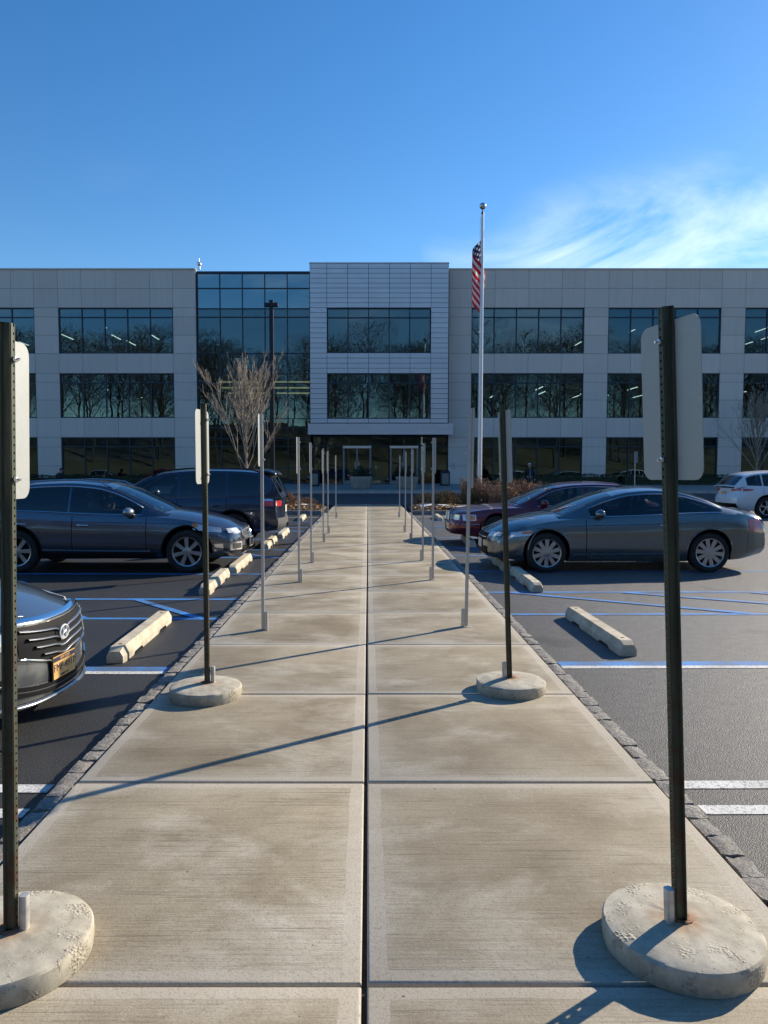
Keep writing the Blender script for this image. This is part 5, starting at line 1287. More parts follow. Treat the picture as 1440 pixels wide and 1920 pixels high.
for sg in (-1, 1):
    c.glass('front_window', 1.66, 2.86, sg); c.glass('rear_side_window', 2.90, 3.98, sg, m=M_PRIV); c.glass('quarter_window', 4.0, 4.36, sg, m=M_BLACKP); c.dlo_trim(1.64, 4.38, sg, r=.010)
    c.door(1.56, 2.80, sg, 2.62, .80, M_CHROME); c.door(2.80, 3.86, sg, 3.66, .82, M_CHROME); mo = c.mirror(1.86, 1.02, sg, M_ALLOY)
    c.side('headlamp', .13, .74, lambda d: .665 + .10 * (d - .13), lambda d: .745 + .19 * (d - .13) - .10 * (d - .13) ** 2, M_LAMP, sg, .007); c.side('turn_lamp', .62, .76, .77, .83, M_AMBER, sg, .012)
    c.front('headlamp', sg * .47, sg * .70, .655, .735, M_LAMP, .007); c.front('fog_lamp_surround', sg * .43, sg * .70, .36, .50, M_CHROME, .006); c.front('fog_lamp', sg * .47, sg * .66, .385, .475, M_GREYP, .014)
    c.side('fog_lamp', .10, .26, .37, .48, M_CHROME, sg, .007)
    c.line('sill_strip', [(1.5, .365), (2.4, .37), (3.3, .385)], sg, .013, M_CHROME, .006); c.line('shoulder_crease', [(.9, .82), (1.7, .84), (3.0, .86), (4.2, .90)], sg, .006, c.paint)
    c.side('lower_cladding', 1.4, 3.32, lambda d: c.sill(c.d2x(d)) + .005, lambda d: max(.34, min(.35, c.arch(d) + .34)), M_BLACKP, sg, .006)
    P = [c.croof(c.d2x(d), .93 * sg) + Vector((0, 0, .045 * (1 if 2.35 < d < 3.9 else .1))) for d in [2.2, 2.4, 2.7, 3.0, 3.3, 3.6, 3.85, 4.0]]
    MB().tube(P, .014, 6).build('roof_rail', M_CHROME, c.o, 60)
    c.side('tail_lamp', 4.35, 4.62, .82, .95, M_TAIL, sg, .006); c.front('tail_lamp', sg * .45, sg * .7, .82, .94, M_TAIL, .006, rear=True)
    c.side('front_bumper_lip', .1, .5, lambda d: c.sill(c.d2x(d)) + .003, .33, M_GREYP, sg, .006)
c.lips(M_BLACKP, .014); c.wheels(7, 'blade'); c.screen('windshield', 1.32, 2.16, .94, M_WSH); c.screen('rear_window', 4.0, 4.5, .88, M_PRIV, rear=True)
c.screen('sunroof', 2.35, 3.1, .62, M_PRIV, .004)
gr = c.front('grille', -.36, .36, lambda y: .50 + .16 * abs(y), lambda y: .715 - .05 * abs(y), M_BLACKP, .005)
for k in range(7): c.fline('grille_mesh', [(-.34 + .68 * i / 10, .53 + .026 * k) for i in range(11)], .004, M_ALLOY, .008, parent=gr)
for k in range(15): c.fline('grille_mesh', [(-.34 + .68 * k / 14, .51 + .16 * abs(-.34 + .68 * k / 14)), (-.34 + .68 * k / 14, .70)], .004, M_ALLOY, .008, parent=gr)
c.fline('grille_frame', [(-.37, .70), (-.25, .72), (0, .725), (.25, .72), (.37, .70), (.39, .60), (.25, .515), (0, .49), (-.25, .515), (-.39, .60), (-.37, .70)], .016, M_CHROME, .008)
q = MB(); q.lathe([(.05, 0), (.04, .02)], 18, 'X', c.fpt(0, .63, .012)); q.build('emblem', M_CHROME, gr, 40)
c.front('lower_intake', -.40, .40, .30, .42, M_BLACKP, .005); pf = MB(); pc = c.fpt(0, .46, .05)
for a in ((0, .0775, .305, .014), (0, -.0775, .305, .014)): pf.box((pc.x, a[0], pc.z + a[1]), (.012, a[2], a[3]))
for a in (-.1525, .1525): pf.box((pc.x, a, pc.z), (.0115, .014, .141))
pf.build('empty_plate_frame', M_SILVER, c.o); MB().box((pc.x - .03, 0, pc.z), (.045, .28, .135)).build('plate_bracket', M_BLACKP, c.o)

c.cabin(M_BEIGE, (2.55, 3.45))

# ---------------- dark navy SUV backed in (left, behind)
SP_SUV = dict(L=5.08, W=.962, hw=hwt(5.08, .962, .84, .86), top=[(0, .92), (.1, 1.02), (.6, 1.10), (1.35, 1.16), (1.7, 1.10), (4.9, 1.13), (5.08, 1.10)],
    belt=[(0, .84), (.2, .96), (.8, 1.04), (1.4, 1.08), (3.0, 1.10), (4.6, 1.12), (5.08, 1.07)], sill=[(0, .30), (.5, .26), (1.5, .28), (3.6, .28), (4.5, .33), (5.08, .40)],
    roof=[(1.28, 1.12), (1.75, 1.40), (2.2, 1.63), (2.6, 1.72), (3.3, 1.765), (4.1, 1.75), (4.6, 1.70), (4.82, 1.58), (4.95, 1.36), (5.06, 1.12)], yr=[(1.2, .82), (2.2, .73), (4.4, .74), (5.06, .82)],
    F=[(.3, -.08), (.45, 0), (.8, 0), (1.0, -.1)], R=[(.36, .06), (.5, 0), (.75, .02), (1.1, .05)], wheel=(.385, .25, .255), axles=(.96, 4.0), arch=.065, bowr=.04, round=(.35, 3.0, .22, 3.2))
c = Car('navy black SUV backed in behind the slate crossover', (-1.86 - 2.54, 16.95, ASPH), R(180.8), SP_SUV, m_carpaint('navy_suv_paint', (.014, .024, .052), .45, .2, .08))
for sg in (-1, 1):
    c.glass('front_window', 1.72, 2.78, sg); c.glass('rear_side_window', 2.84, 3.82, sg, m=M_PRIV); c.glass('quarter_window', 3.90, 4.62, sg, m=M_PRIV)
    c.door(1.6, 2.80, sg, 2.62, .93, c.paint); c.door(2.80, 3.86, sg, 3.66, .94, c.paint); c.mirror(1.86, 1.17, sg, M_ALLOY)
    c.side('tail_lamp', 4.72, 5.03, lambda d: .93 - .02 * (d - 4.7), 1.045, M_TAIL, sg, .008); c.side('tail_lamp_band', 4.70, 5.03, 1.045, 1.085, M_CHROME, sg, .009)
    c.front('tail_lamp', sg * .52, sg * .80, .92, 1.04, M_TAIL, .008, rear=True); c.side('headlamp', .1, .5, .82, .95, M_LAMP, sg, .006)
    P = [c.croof(c.d2x(d), .93 * sg) + Vector((0, 0, .05 * (1 if 2.4 < d < 4.5 else .1))) for d in [2.2, 2.45, 2.9, 3.4, 3.9, 4.4, 4.6]]; MB().tube(P, .016, 6).build('roof_rail', M_BLACKP, c.o, 60)
    c.line('sill_crease', [(1.6, .5), (2.8, .5), (3.4, .5)], sg, .014, c.paint)
c.lips(M_BLACKP, .018); c.wheels(5, 'pair'); c.screen('windshield', 1.36, 2.2, .94, M_WSH)
c.screen('rear_window', 4.78, 5.0, .90, M_PRIV, .01, rear=True)
q = MB(); q.grid(lambda u, v: c.croof(c.d2x(lerp(4.55, 4.80, u)), (v * 2 - 1) * .9) + Vector((-.10 * u, 0, .012 + .03 * u)), 4, 10); sp_ = q.build('tailgate_spoiler', c.paint, c.o, 60); sp_.modifiers.new('s', 'SOLIDIFY').thickness = .03; baked(sp_)
c.front('tailgate_bar', -.5, .5, .97, 1.01, M_CHROME, .01, rear=True); c.plate(.84, True, M_WPL); c.front('rear_bumper', -.8, .8, .42, .66, M_GREYP, .012, rear=True); c.front('tow_cover', -.12, .12, .44, .52, M_BLACKP, .05, rear=True)

c.cabin(None, (2.55, 3.5))

# ---------------- maroon full-size sedan (right, behind)
SP_SEDAN = dict(L=5.38, W=.985, hw=hwt(5.38, .985, .84, .84), top=[(0, .73), (.1, .79), (.5, .85), (1.5, .935), (2.0, .90), (4.3, .93), (4.6, .965), (5.2, .955), (5.38, .91)],
    belt=[(0, .69), (.2, .75), (1.4, .86), (3.0, .885), (4.6, .90), (5.38, .84)], sill=[(0, .26), (.6, .21), (4.4, .22), (5.38, .30)],
    roof=[(1.52, .925), (1.95, 1.15), (2.42, 1.365), (2.8, 1.43), (3.3, 1.45), (3.8, 1.43), (4.15, 1.33), (4.5, 1.10), (4.72, .965)], yr=[(1.5, .80), (2.4, .71), (3.8, .71), (4.7, .76)],
    F=[(.25, -.06), (.4, 0), (.52, 0), (.55, -.05), (.80, -.09)], R=[(.3, .06), (.5, 0), (.9, .06)], wheel=(.345, .215, .215), axles=(1.06, 3.97), arch=.05, round=(.36, 3.2, .25, 3.2))
c = Car('maroon full-size sedan with chrome grille behind the grey coupe', (1.84 + 2.69, 17.5, ASPH), R(180.4), SP_SEDAN, m_carpaint('maroon_paint', (.14, .012, .026), .5, .22, .12))
for sg in (-1, 1):
    c.glass('front_window', 1.98, 3.05, sg); c.glass('rear_side_window', 3.10, 4.12, sg); c.dlo_trim(1.96, 4.16, sg, r=.008)
    c.door(1.88, 3.08, sg, 2.9, .74, M_CHROME); c.door(3.08, 4.05, sg, 3.9, .745, M_CHROME); c.mirror(2.14, .97, sg)
    c.side('turn_lamp', .12, .42, .60, .69, M_AMBER, sg, .012); c.side('lamp_bezel', .05, .46, .575, .71, M_LAMP, sg, .007); c.front('headlamp', sg * .36, sg * .78, .585, .70, M_LAMP, .008)
    c.line('bumper_strip', [(.06, .49), (.3, .49), (.6, .49)], sg, .010, M_CHROME, .006); c.line('side_strip', [(1.5, .52), (3.0, .53), (4.8, .55)], sg, .014, c.paint, .004); c.side('tail_lamp', 5.1, 5.34, .62, .76, M_TAIL, sg, .006)
c.lips(); c.wheels(9, 'thin'); c.screen('windshield', 1.60, 2.44, .94, M_WSH); c.screen('rear_window', 3.9, 4.62, .9, M_CGL, rear=True)
gr = c.front('grille', -.30, .30, .575, .745, M_BLACKP, .012)
for k in range(13): c.fline('grille_bar', [(-.28 + .56 * k / 12, .585), (-.28 + .56 * k / 12, .735)], .007, M_CHROME, .018, parent=gr)
for k in range(5): c.fline('grille_bar', [(-.28, .60 + .03 * k), (0, .60 + .03 * k), (.28, .60 + .03 * k)], .006, M_CHROME, .02, parent=gr)
c.fline('grille_frame', [(-.31, .57), (0, .57), (.31, .57), (.31, .75), (0, .755), (-.31, .75), (-.31, .57)], .014, M_CHROME, .016); c.fline('bumper_strip', [(-.75, .49), (-.4, .49), (0, .49), (.4, .49), (.75, .49)], .011, M_CHROME, .006)
c.plate(.42, False, M_WPL); c.front('lower_intake', -.4, .4, .30, .36, M_BLACKP, .005)

c.cabin(None, (2.85, 3.85))

# ---------------- white crossover (far right)
SP_WHITE = dict(L=4.89, W=.945, hw=hwt(4.89, .945, .80, .82), top=[(0, .82), (.1, .92), (.6, 1.02), (1.35, 1.10), (1.7, 1.06), (4.6, 1.12), (4.89, 1.05)],
    belt=[(0, .74), (.2, .86), (.8, .96), (1.4, 1.02), (3.0, 1.06), (4.5, 1.12), (4.89, 1.04)], sill=[(0, .26), (.6, .23), (4.2, .25), (4.89, .36)],
    roof=[(1.28, 1.07), (1.75, 1.34), (2.2, 1.56), (2.6, 1.65), (3.2, 1.69), (3.9, 1.65), (4.35, 1.56), (4.6, 1.36), (4.82, 1.12)], yr=[(1.2, .80), (2.2, .70), (4.2, .70), (4.8, .78)],
    F=[(.3, -.08), (.45, 0), (.7, 0), (.9, -.1)], R=[(.3, .14), (.5, 0), (.68, .0), (.9, .10), (1.1, .14)], wheel=(.375, .25, .235), axles=(.95, 3.74), arch=.055)
M_PEARL = m_carpaint('pearl_white_paint', (.72, .73, .75), .05, .3, .25)
c = Car('white crossover seen from behind at the right picture edge', (12.85 + 2.445, 26.9, ASPH), R(1.5), SP_WHITE, M_PEARL)
for sg in (-1, 1):
    c.glass('front_window', 1.7, 2.8, sg); c.glass('rear_side_window', 2.85, 3.85, sg); c.glass('quarter_window', 3.9, 4.42, sg); c.door(1.6, 2.82, sg, 2.64, .9, M_PEARL); c.door(2.82, 3.86, sg, 3.68, .92, M_PEARL); c.mirror(1.86, 1.12, sg)
    c.side('tail_lamp', 4.28, 4.78, lambda d: .99 - .1 * (d - 4.28), lambda d: 1.02 + .06 * (d - 4.28), M_TAIL, sg, .008); c.front('tail_lamp', sg * .40, sg * .78, lambda y: .93 + .05 * abs(y), lambda y: .98 + .08 * abs(y), M_TAIL, .008, rear=True)
    c.side('lower_cladding', 1.4, 3.3, lambda d: c.sill(c.d2x(d)) + .005, .36, M_BLACKP, sg, .006); c.side('headlamp', .12, .6, .78, .9, M_LAMP, sg, .006)
c.lips(M_BLACKP, .016); c.wheels(5, 'pair'); c.screen('windshield', 1.36, 2.2, .94, M_WSH); c.screen('rear_window', 4.44, 4.78, .9, M_CGL, .01, rear=True)
c.front('lower_bumper', -.75, .75, .37, .52, M_BLACKP, .008, rear=True); c.plate(.86, True, M_AMBPL); white_car = c

c.cabin(None, (2.55, 3.5))

# ---------------- grey sedan with the amber plate (left foreground)
SP_NEAR = dict(L=4.82, W=.918, hw=hwt(4.82, .918, .76, .80), top=[(0, .70), (.05, .735), (.12, .765), (.35, .83), (.8, .91), (1.25, .975), (1.6, .94), (4.2, .98), (4.6, 1.0), (4.82, .94)],
    belt=[(0, .64), (.2, .70), (.7, .80), (1.3, .87), (2.4, .91), (3.6, .96), (4.82, .88)], sill=[(0, .12), (.5, .13), (.9, .17), (4.2, .2), (4.82, .28)],
    roof=[(1.18, .945), (1.6, 1.14), (2.1, 1.36), (2.5, 1.45), (2.95, 1.47), (3.4, 1.43), (3.8, 1.30), (4.1, 1.14), (4.36, 1.0)], yr=[(1.2, .80), (2.1, .70), (3.2, .70), (4.3, .74)],
    F=[(.11, -.09), (.17, -.01), (.34, 0), (.45, -.005), (.60, -.015), (.70, -.045), (.765, -.10)], R=[(.25, .12), (.42, 0), (.7, 0), (1.0, .15)], wheel=(.335, .225, .22), axles=(.95, 3.745), arch=.05, round=(.46, 2.7, .30, 3.4))
c = Car('silver grey sedan with amber licence plate, front only, left foreground', (-2.17 - 2.40, 5.2 + .21, ASPH), R(-5), SP_NEAR, m_carpaint('silver_grey_paint', (.22, .235, .245), .8, .22, .12))
for sg in (-1, 1):
    c.glass('front_window', 1.66, 2.7, sg); c.glass('rear_side_window', 2.75, 3.9, sg); c.dlo_trim(1.64, 3.95, sg); c.door(1.56, 2.72, sg, 2.55, .8, M_CHROME); c.door(2.72, 3.8, sg, 3.6, .82, M_CHROME); c.mirror(1.82, 1.0, sg)
    c.side('headlamp', .10, .78, lambda d: .60 + .14 * d, lambda d: .70 + .12 * d, M_LAMP, sg, .006); c.front('headlamp', sg * .46, sg * .69, lambda y: .56 + .10 * (abs(y) - .46), lambda y: .66 + .03 * abs(y), M_LAMP, .006)
    c.front('fog_recess', sg * .46, sg * .69, .30, lambda y: .36 + .16 * (abs(y) - .4), M_BLACKP, .004); c.fline('fog_blade', [(sg * .47, .325), (sg * .58, .345), (sg * .68, .37)], .010, M_CHROME, .010)
    c.line('hood_strip', [(.25, .70), (.7, .80), (1.3, .87)], sg, .006, M_CHROME, .002)
    c.fline('hood_crease', [(sg * .30, .752), (sg * .34, .757)], .004, c.paint)
    P = [s_ for s_ in []]
    MB().tube([c.pos(c.d2x(d), sg * (.42 + .26 * d / 1.2), c.ztop(c.d2x(d), (.42 + .26 * d / 1.2) / c.ys(c.d2x(d), c.belt(c.d2x(d)))) + .001) for d in (.0, .2, .5, .8, 1.1)], .004, 5).build('hood_seam', M_GAPSHADE, c.o)
c.lips(); c.wheels(5, 'pair'); c.screen('windshield', 1.26, 2.14, .94, M_WSH); c.screen('rear_window', 3.42, 4.28, .9, M_CGL, rear=True)
glo = lambda y: .425 + .30 * max(0, abs(y) - .13) ** 1.15; ghi = lambda y: .675 + .02 * (abs(y) / .4) ** 2
gr = c.front('grille', -.44, .44, glo, ghi, M_BLACKP, .012, 24, 6)
for k in range(4):
    z0 = .475 + .054 * k; ym = .15 + .29 * ((z0 - .43) / .22) ** .7
    ym = min(.425, ym)
    q = MB(); n = 24
    def slat(u, v, z0=z0, ym=ym):
        y = lerp(-ym, ym, u); a = 2 * math.pi * v; dip = -.012 + .045 * (abs(y) / .42) ** 1.5 - .018 * math.exp(-(y / .07) ** 2); p = c.fpt(y, z0 + dip, .020); return Vector((p.x + .014 * math.cos(a), y, p.z + .0085 * math.sin(a)))
    q.grid(slat, n, 8); q.build('grille_slat', M_SLAT, gr, 60)
ge = [(y, glo(y) - .012) for y in [-.455 + .91 * i / 28 for i in range(29)]]
c.fline('grille_frame', [(-.455, .69)] + ge + [(.455, .69)], .013, M_CHROME, .010)
q = MB(); q.grid(lambda u, v: (lambda p: Vector((p.x + .012 * math.sin(math.pi * v), p.y, p.z)))(c.fpt(lerp(-.47, .47, u), ghi(lerp(-.47, .47, u)) + .002 + .052 * v, .006)), 26, 5); q.build('chrome_hood_edge', M_CHROME, gr, 60)
# emblem: slanted letter in an oval ring
ec = c.fpt(0, .588, .036); q = MB(); q.tube([(ec.x, .060 * math.cos(a), ec.z + .046 * math.sin(a)) for a in [2 * math.pi * k / 28 for k in range(29)]], .0075, 6)
for s_ in (-1, 1): q.tube([(ec.x, s_ * .024 - .007, ec.z - .037), (ec.x + .003, s_ * .020 + .003, ec.z), (ec.x, s_ * .024 + .009, ec.z + .037)], [.010, .007, .010], 6)
q.tube([(ec.x + .002, -.018, ec.z - .008), (ec.x + .002, .018, ec.z + .008)], .0075, 6); q.build('emblem', mat('bright_emblem', (.85, .86, .87), .35, .6), gr, 50)
pl = c.plate(.355, False, M_AMBPL, extra=.016)
MB().box((.0052, 0, .058), (.003, .298, .030)).build('plate_band', M_NAVY, pl); text_on('NEW YORK', .026, M_AMBPL, pl, (.0072, 0, .058)); text_on('FMP-4917', .074, M_NAVY, pl, (.005, 0, -.004)); text_on('EMPIRE STATE', .018, M_NAVY, pl, (.005, 0, -.062))
MB().box((-.006, 0, 0), (.006, .325, .172)).build('plate_frame', M_BLACKP, pl)
c.front('lower_intake', -.52, .52, lambda y: .200 + .05 * (abs(y) / .5) ** 2, lambda y: .268 + .05 * (abs(y) / .5) ** 2, M_BLACKP, .010, 20); c.fline('intake_bar', [(-.5 + .1 * k, .232 + .05 * ((-.5 + .1 * k) / .5) ** 2) for k in range(11)], .006, M_GREYP, .008)
q = MB(); q.grid(lambda u, v: (lambda p: Vector((p.x + .022 * math.sin(math.pi * v), p.y, p.z)))(c.fpt(lerp(-.66, .66, u), .128 + .045 * v + .04 * abs(lerp(-1, 1, u)) ** 2, .008)), 26, 6); q.build('bumper_lip', c.paint, c.o, 60)

c.cabin(None, (2.45, 3.35))

# ---------------- cars out of frame whose reflections show in the ground floor glass
def twin(src, loc, rz, label, paint):
    o = copy_tree(src.o); o.location = loc; o.rotation_euler = (0, 0, rz); o['label'] = label; o['group'] = 'cars mirrored in the ground floor glass'
    for ch in [o] + list(o.children_recursive):
        if ch.type == 'MESH':
            for sl in ch.material_slots:
                if sl.material is src.paint: sl.link = 'OBJECT'; sl.material = paint
M_REDP = m_carpaint('red_paint', (.35, .02, .02), .2, .3); M_SILV = m_carpaint('silver_paint', (.45, .46, .47), .5, .3)
for i, (x, y, rz, pnt, lb2) in enumerate([(30.5, 12, 178, M_PEARL, 'white crossover far to the right, out of frame'), (20.5, 21.5, 181, M_SILV, 'silver crossover right of the frame'), (-30, 14, 2, M_SILV, 'silver crossover far to the left, out of frame'), (-21, 20, 0, M_REDP, 'red crossover left of the frame')]):
    twin(white_car, (x, y, ASPH), R(rz), lb2, pnt)
# ================================================================== people
def skin_mesh(name, J, E, mats, root, sub=2):
    """J: {joint: (x,y,z,r)}, E: [(a,b)] -> one continuous skinned mesh"""
    keys = list(J); me = bpy.data.meshes.new(name); me.from_pydata([J[k][:3] for k in keys], [(keys.index(a), keys.index(b_)) for a, b_ in E], [])
    o = bpy.data.objects.new(name, me); C.objects.link(o); md = o.modifiers.new('s', 'SKIN'); md.use_smooth_shade = True
    lay = me.skin_vertices[0].data if me.skin_vertices else None
    if lay is None:
        bm = bmesh.new(); bm.from_mesh(me); bm.verts.layers.skin.verify(); bm.to_mesh(me); bm.free(); lay = me.skin_vertices[0].data
    for i, k in enumerate(keys):
        r = J[k][3]; lay[i].radius = (r, J[k][4] if len(J[k]) > 4 else r); lay[i].use_root = (k == root)
    o.modifiers.new('sub', 'SUBSURF').levels = sub; baked(o); m2 = o.data; bpy.data.objects.remove(o)
    m2.materials.clear()
    for m in (mats if isinstance(mats, list) else [mats]): m2.materials.append(m)
    m2.polygons.foreach_set('use_smooth', [True] * len(m2.polygons)); return m2
M_SKIN = mat('skin', (.42, .26, .19), .55); M_HAIRG = mat('grey_hair', (.62, .60, .57), .8); M_JACK = mat('dark_jacket', (.014, .015, .018), .8, var=.3, vscale=9); M_SHIRT = mat('blue_grey_shirt', (.12, .15, .20), .85); M_TROU = mat('dark_trousers', (.03, .035, .05), .85); M_SHOE = mat('shoe_black', (.012, .012, .012), .5)
def hand(J, E, key, w, e, side):
    """five fingers hanging from wrist w, pointing along e"""
    w = Vector(w); e = Vector(e).normalized(); lat = Vector((0, 1, 0)); p = w + e * .075; J[key + 'p'] = (*p, .034, .018); E.append((key, key + 'p'))
    for i, ln in enumerate((.065, .078, .072, .055)):
        a = p + lat * (.03 - .02 * i) + e * .015; b_ = a + e * ln * .55; c_ = b_ + (e * .8 + Vector((0, -.0, .0)) + Vector((-side * .5, 0, 0))).normalized() * ln * .45
        for n_, q in (('a', a), ('b', b_), ('c', c_)): J['%sf%d%s' % (key, i, n_)] = (*q, .009 if n_ != 'c' else .007)
        E.extend([(key + 'p', '%sf%da' % (key, i)), ('%sf%da' % (key, i), '%sf%db' % (key, i)), ('%sf%db' % (key, i), '%sf%dc' % (key, i))])
    a = w + e * .03 + lat * .035; b_ = a + (e + lat * .7).normalized() * .045
    J[key + 't0'] = (*a, .012); J[key + 't1'] = (*b_, .009); E.extend([(key, key + 't0'), (key + 't0', key + 't1')])
def head_parts(o, c, look, hair_m, cap=None):
    """face details on the body mesh's head centre c, look = facing dir"""
    look = Vector(look).normalized(); right = look.cross(Vector((0, 0, 1))); c = Vector(c); q = MB()
    q.tube([c + look * .096 + Vector((0, 0, .012)), c + look * .118 - Vector((0, 0, .022)), c + look * .10 - Vector((0, 0, .03))], [.010, .017, .012], 6); q.build('nose', M_SKIN, o, 60)
    for s in (-1, 1):
        e = MB(); e.lathe([(max(.002, .012 * math.sin(math.pi * i / 6)), -.012 * math.cos(math.pi * i / 6)) for i in range(7)], 8, c=c + look * .088 + right * s * .034 + Vector((0, 0, .012))); e.build('eye', M_SHOE, o, 60)
        e = MB(); e.tube([c + right * s * .082 + Vector((0, 0, .03)), c + right * s * .092, c + right * s * .08 - Vector((0, 0, .03))], [.012, .02, .010], 6); e.build('ear', M_SKIN, o, 60)
    q = MB(); q.tube([c + look * .092 + right * .025 - Vector((0, 0, .058)), c + look * .100 - Vector((0, 0, .058)), c + look * .092 - right * .025 - Vector((0, 0, .058))], .006, 5); q.build('mouth', mat('lips', (.30, .14, .12), .5), o)
    h = MB()
    def hf(u, v):
        a = 2 * math.pi * u; el = lerp(-.25, math.pi / 2, v); d = look * math.cos(a) + right * math.sin(a); back = .5 - .5 * math.cos(a)
        el2 = lerp(.62 - 1.15 * back, math.pi / 2, v); return c + Vector((0, 0, .012)) + (d * math.cos(el2)) * .104 + Vector((0, 0, math.sin(el2) * .124))
    h.grid(hf, 24, 8); h.build('hair' if cap is None else 'cap', hair_m if cap is None else cap, o, 60)
    if cap is not None:
        b_ = MB(); b_.grid(lambda u, v: c + look * (.085 + .085 * v * math.cos((u - .5) * 2)) + right * (u - .5) * .15 + Vector((0, 0, .062 - .02 * v)), 8, 4); bo = b_.build('cap_peak', cap, o, 60)
def standing_man(label, x, y, z):
    o = thing('person', label, 'person', (x, y, z), 0)
    # faces the viewer (-y), mid stride
    J = {'pel': (0, 0, .95, .14, .11), 'wst': (0, 0, 1.12, .15, .115), 'chs': (0, .01, 1.33, .175, .125), 'nck0': (0, .015, 1.47, .10, .085), 'nck': (0, .005, 1.53, .055), 'hd0': (0, -.01, 1.60, .075, .085), 'hd1': (0, -.012, 1.685, .088, .10), 'hd2': (0, 0, 1.75, .06, .075)}
    E = [('pel', 'wst'), ('wst', 'chs'), ('chs', 'nck0'), ('nck0', 'nck'), ('nck', 'hd0'), ('hd0', 'hd1'), ('hd1', 'hd2')]
    for s, k in ((-1, 'r'), (1, 'l')):
        J.update({k + 'sh': (s * .19, .01, 1.41, .062), k + 'el': (s * .27, .05 - s * .03, 1.13, .046), k + 'wr': (s * .275, -.05 - s * .05, .90, .03), k + 'hp': (s * .095, 0, .90, .095), k + 'kn': (s * .10, -.06 if s > 0 else .02, .50, .062), k + 'an': (s * .10, .02 if s > 0 else .16, .10, .042), k + 'to': (s * .11, -.16 if s > 0 else -.01, .035, .036)})
        E += [('chs', k + 'sh'), (k + 'sh', k + 'el'), (k + 'el', k + 'wr'), ('pel', k + 'hp'), (k + 'hp', k + 'kn'), (k + 'kn', k + 'an'), (k + 'an', k + 'to')]
        hand(J, E, k + 'wr', J[k + 'wr'][:3], (0, -.25, -1), s)
    obj('body', skin_mesh('body', J, E, M_SKIN, 'pel'), o)
    JT = {k: (*v[:3], *(r + .018 for r in v[3:])) for k, v in J.items() if k in ('pel', 'rhp', 'rkn', 'ran', 'lhp', 'lkn', 'lan')}
    obj('trousers', skin_mesh('trousers', JT, [e for e in E if e[0] in JT and e[1] in JT], M_TROU, 'pel'), o)
    JJ = {k: (*v[:3], *(r + .035 for r in v[3:])) for k, v in J.items() if k in ('pel', 'wst', 'chs', 'nck0', 'rsh', 'rel', 'rwr', 'lsh', 'lel', 'lwr')}; JJ['rwr'] = (*J['rwr'][:3], .044); JJ['lwr'] = (*J['lwr'][:3], .044); JJ['nck0'] = (*J['nck0'][:3], .10, .08)
    obj('jacket', skin_mesh('jacket', JJ, [e for e in E if e[0] in JJ and e[1] in JJ], M_JACK, 'pel'), o)
    q = MB(); q.grid(lambda u, v: Vector((lerp(-.055, .055, u) * (1 - .35 * v), -.168 + .035 * v ** 2 - .012 * math.sin(math.pi * u), lerp(.93, 1.47, v))), 6, 10); so = q.build('shirt_front', M_SHIRT, o, 60); so.modifiers.new('s', 'SOLIDIFY').thickness = .03; baked(so)
    for k in 'rl': q = MB(); a = Vector(J[k + 'an'][:3]); tt = Vector(J[k + 'to'][:3]); q.tube([Vector((a.x, a.y + .05, .045)), Vector((a.x, a.y, .06)), lerp(a, tt, .6) * Vector((1, 1, 0)).length if False else Vector((a.x, lerp(a.y, tt.y, .6), .05)), Vector((tt.x, tt.y - .05, .032))], [.04, .055, .05, .03], 10); q.build('shoe', M_SHOE, o, 60)
    head_parts(o, (0, -.012, 1.675), (0.25, -1, -.05), M_HAIRG)
mz = lerp(-.012, .2, (42 - DR0) / (DR1 - DR0))
standing_man('grey-haired man in dark open jacket walking behind the maroon sedan', px(993, 880, Y=42.0).x, 42.0, mz)
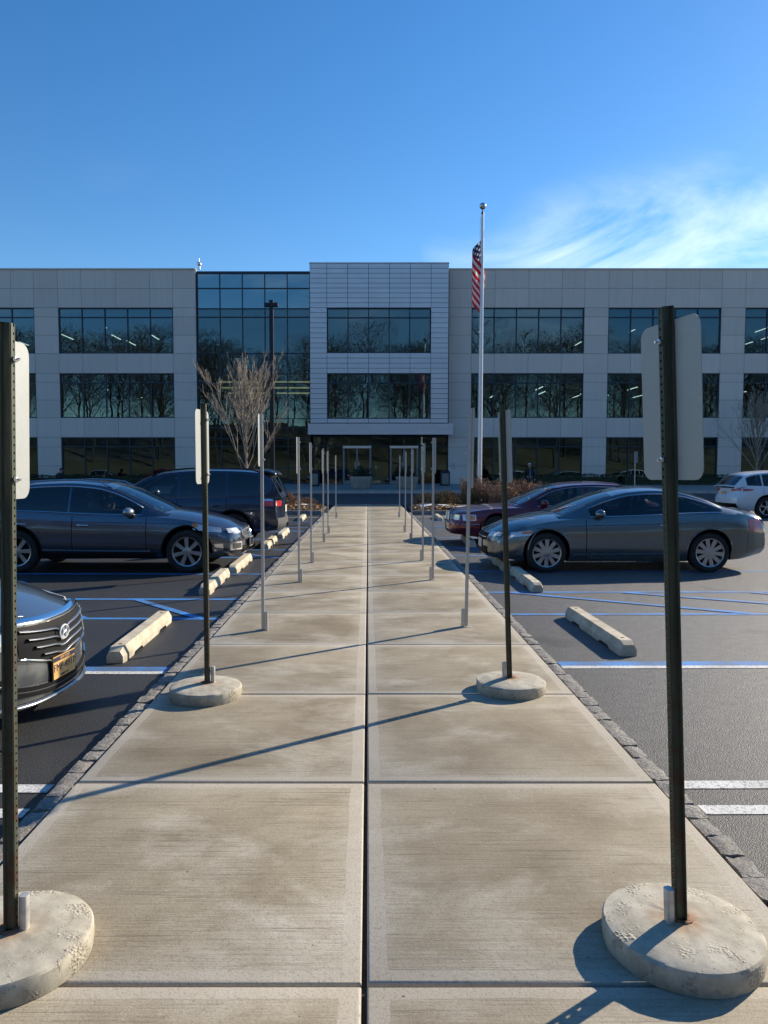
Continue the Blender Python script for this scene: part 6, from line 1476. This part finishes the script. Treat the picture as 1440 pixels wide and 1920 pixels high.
def seated(label, x, y, z):
    o = thing('person', label, 'person', (x, y, z), R(90))
    # local facing -y; turned to face left of frame; bent forward on a bench
    J = {'pel': (0, 0, .50, .15, .12), 'wst': (0, -.03, .66, .15, .12), 'chs': (0, -.09, .86, .18, .13), 'nck0': (0, -.14, .99, .10, .085), 'nck': (0, -.17, 1.04, .055), 'hd0': (0, -.205, 1.10, .075, .085), 'hd1': (0, -.225, 1.18, .088, .10), 'hd2': (0, -.215, 1.25, .06, .075)}
    E = [('pel', 'wst'), ('wst', 'chs'), ('chs', 'nck0'), ('nck0', 'nck'), ('nck', 'hd0'), ('hd0', 'hd1'), ('hd1', 'hd2')]
    for s, k in ((-1, 'r'), (1, 'l')):
        J.update({k + 'sh': (s * .19, -.11, .94, .06), k + 'el': (s * .25, -.20, .68, .045), k + 'wr': (s * .12, -.40, .62, .03), k + 'hp': (s * .10, -.03, .49, .09), k + 'kn': (s * .12, -.44, .50, .065), k + 'an': (s * .12, -.40, .09, .042), k + 'to': (s * .12, -.56, .035, .035)})
        E += [('chs', k + 'sh'), (k + 'sh', k + 'el'), (k + 'el', k + 'wr'), ('pel', k + 'hp'), (k + 'hp', k + 'kn'), (k + 'kn', k + 'an'), (k + 'an', k + 'to')]; hand(J, E, k + 'wr', J[k + 'wr'][:3], (-s * .5, -1, -.1), s)
    obj('body', skin_mesh('body', J, E, M_SKIN, 'pel'), o)
    JT = {k: (*v[:3], *(r + .016 for r in v[3:])) for k, v in J.items() if k in ('pel', 'rhp', 'rkn', 'ran', 'lhp', 'lkn', 'lan')}; obj('trousers', skin_mesh('trousers', JT, [e for e in E if e[0] in JT and e[1] in JT], M_TROU, 'pel'), o)
    JJ = {k: (*v[:3], *(r + .03 for r in v[3:])) for k, v in J.items() if k in ('pel', 'wst', 'chs', 'nck0', 'rsh', 'rel', 'rwr', 'lsh', 'lel', 'lwr')}; JJ['rwr'] = (*J['rwr'][:3], .042); JJ['lwr'] = (*J['lwr'][:3], .042); obj('jacket', skin_mesh('jacket', JJ, [e for e in E if e[0] in JJ and e[1] in JJ], M_JACK, 'pel'), o)
    for k in 'rl': q = MB(); a = Vector(J[k + 'an'][:3]); q.tube([(a.x, a.y + .05, .045), (a.x, a.y, .06), (a.x, a.y - .12, .045), (a.x, a.y - .2, .03)], [.04, .052, .045, .03], 10); q.build('shoe', M_SHOE, o, 60)
    head_parts(o, (0, -.225, 1.17), (0, -1, -.12), M_JACK, M_JACK)
    bn = thing('bench', 'dark bench under the seated person before the left wing', 'bench', (x, y, z), R(90))
    for yy in (-.16, 0, .16): MB().bx(-.75, .75, yy - .07, yy + .07, .31, .345).build('slat', M_BLK, bn)
    for xx in (-.6, .6): MB().bx(xx - .03, xx + .03, -.22, .22, 0, .308).build('leg', M_BLK, bn)
    bn.rotation_euler = (0, 0, R(90))
sx = px(105, 890, Y=44.6).x
seated('seated person in black cap and jacket before the left wing pier', sx + .1, 44.6, terr_z(44.6))
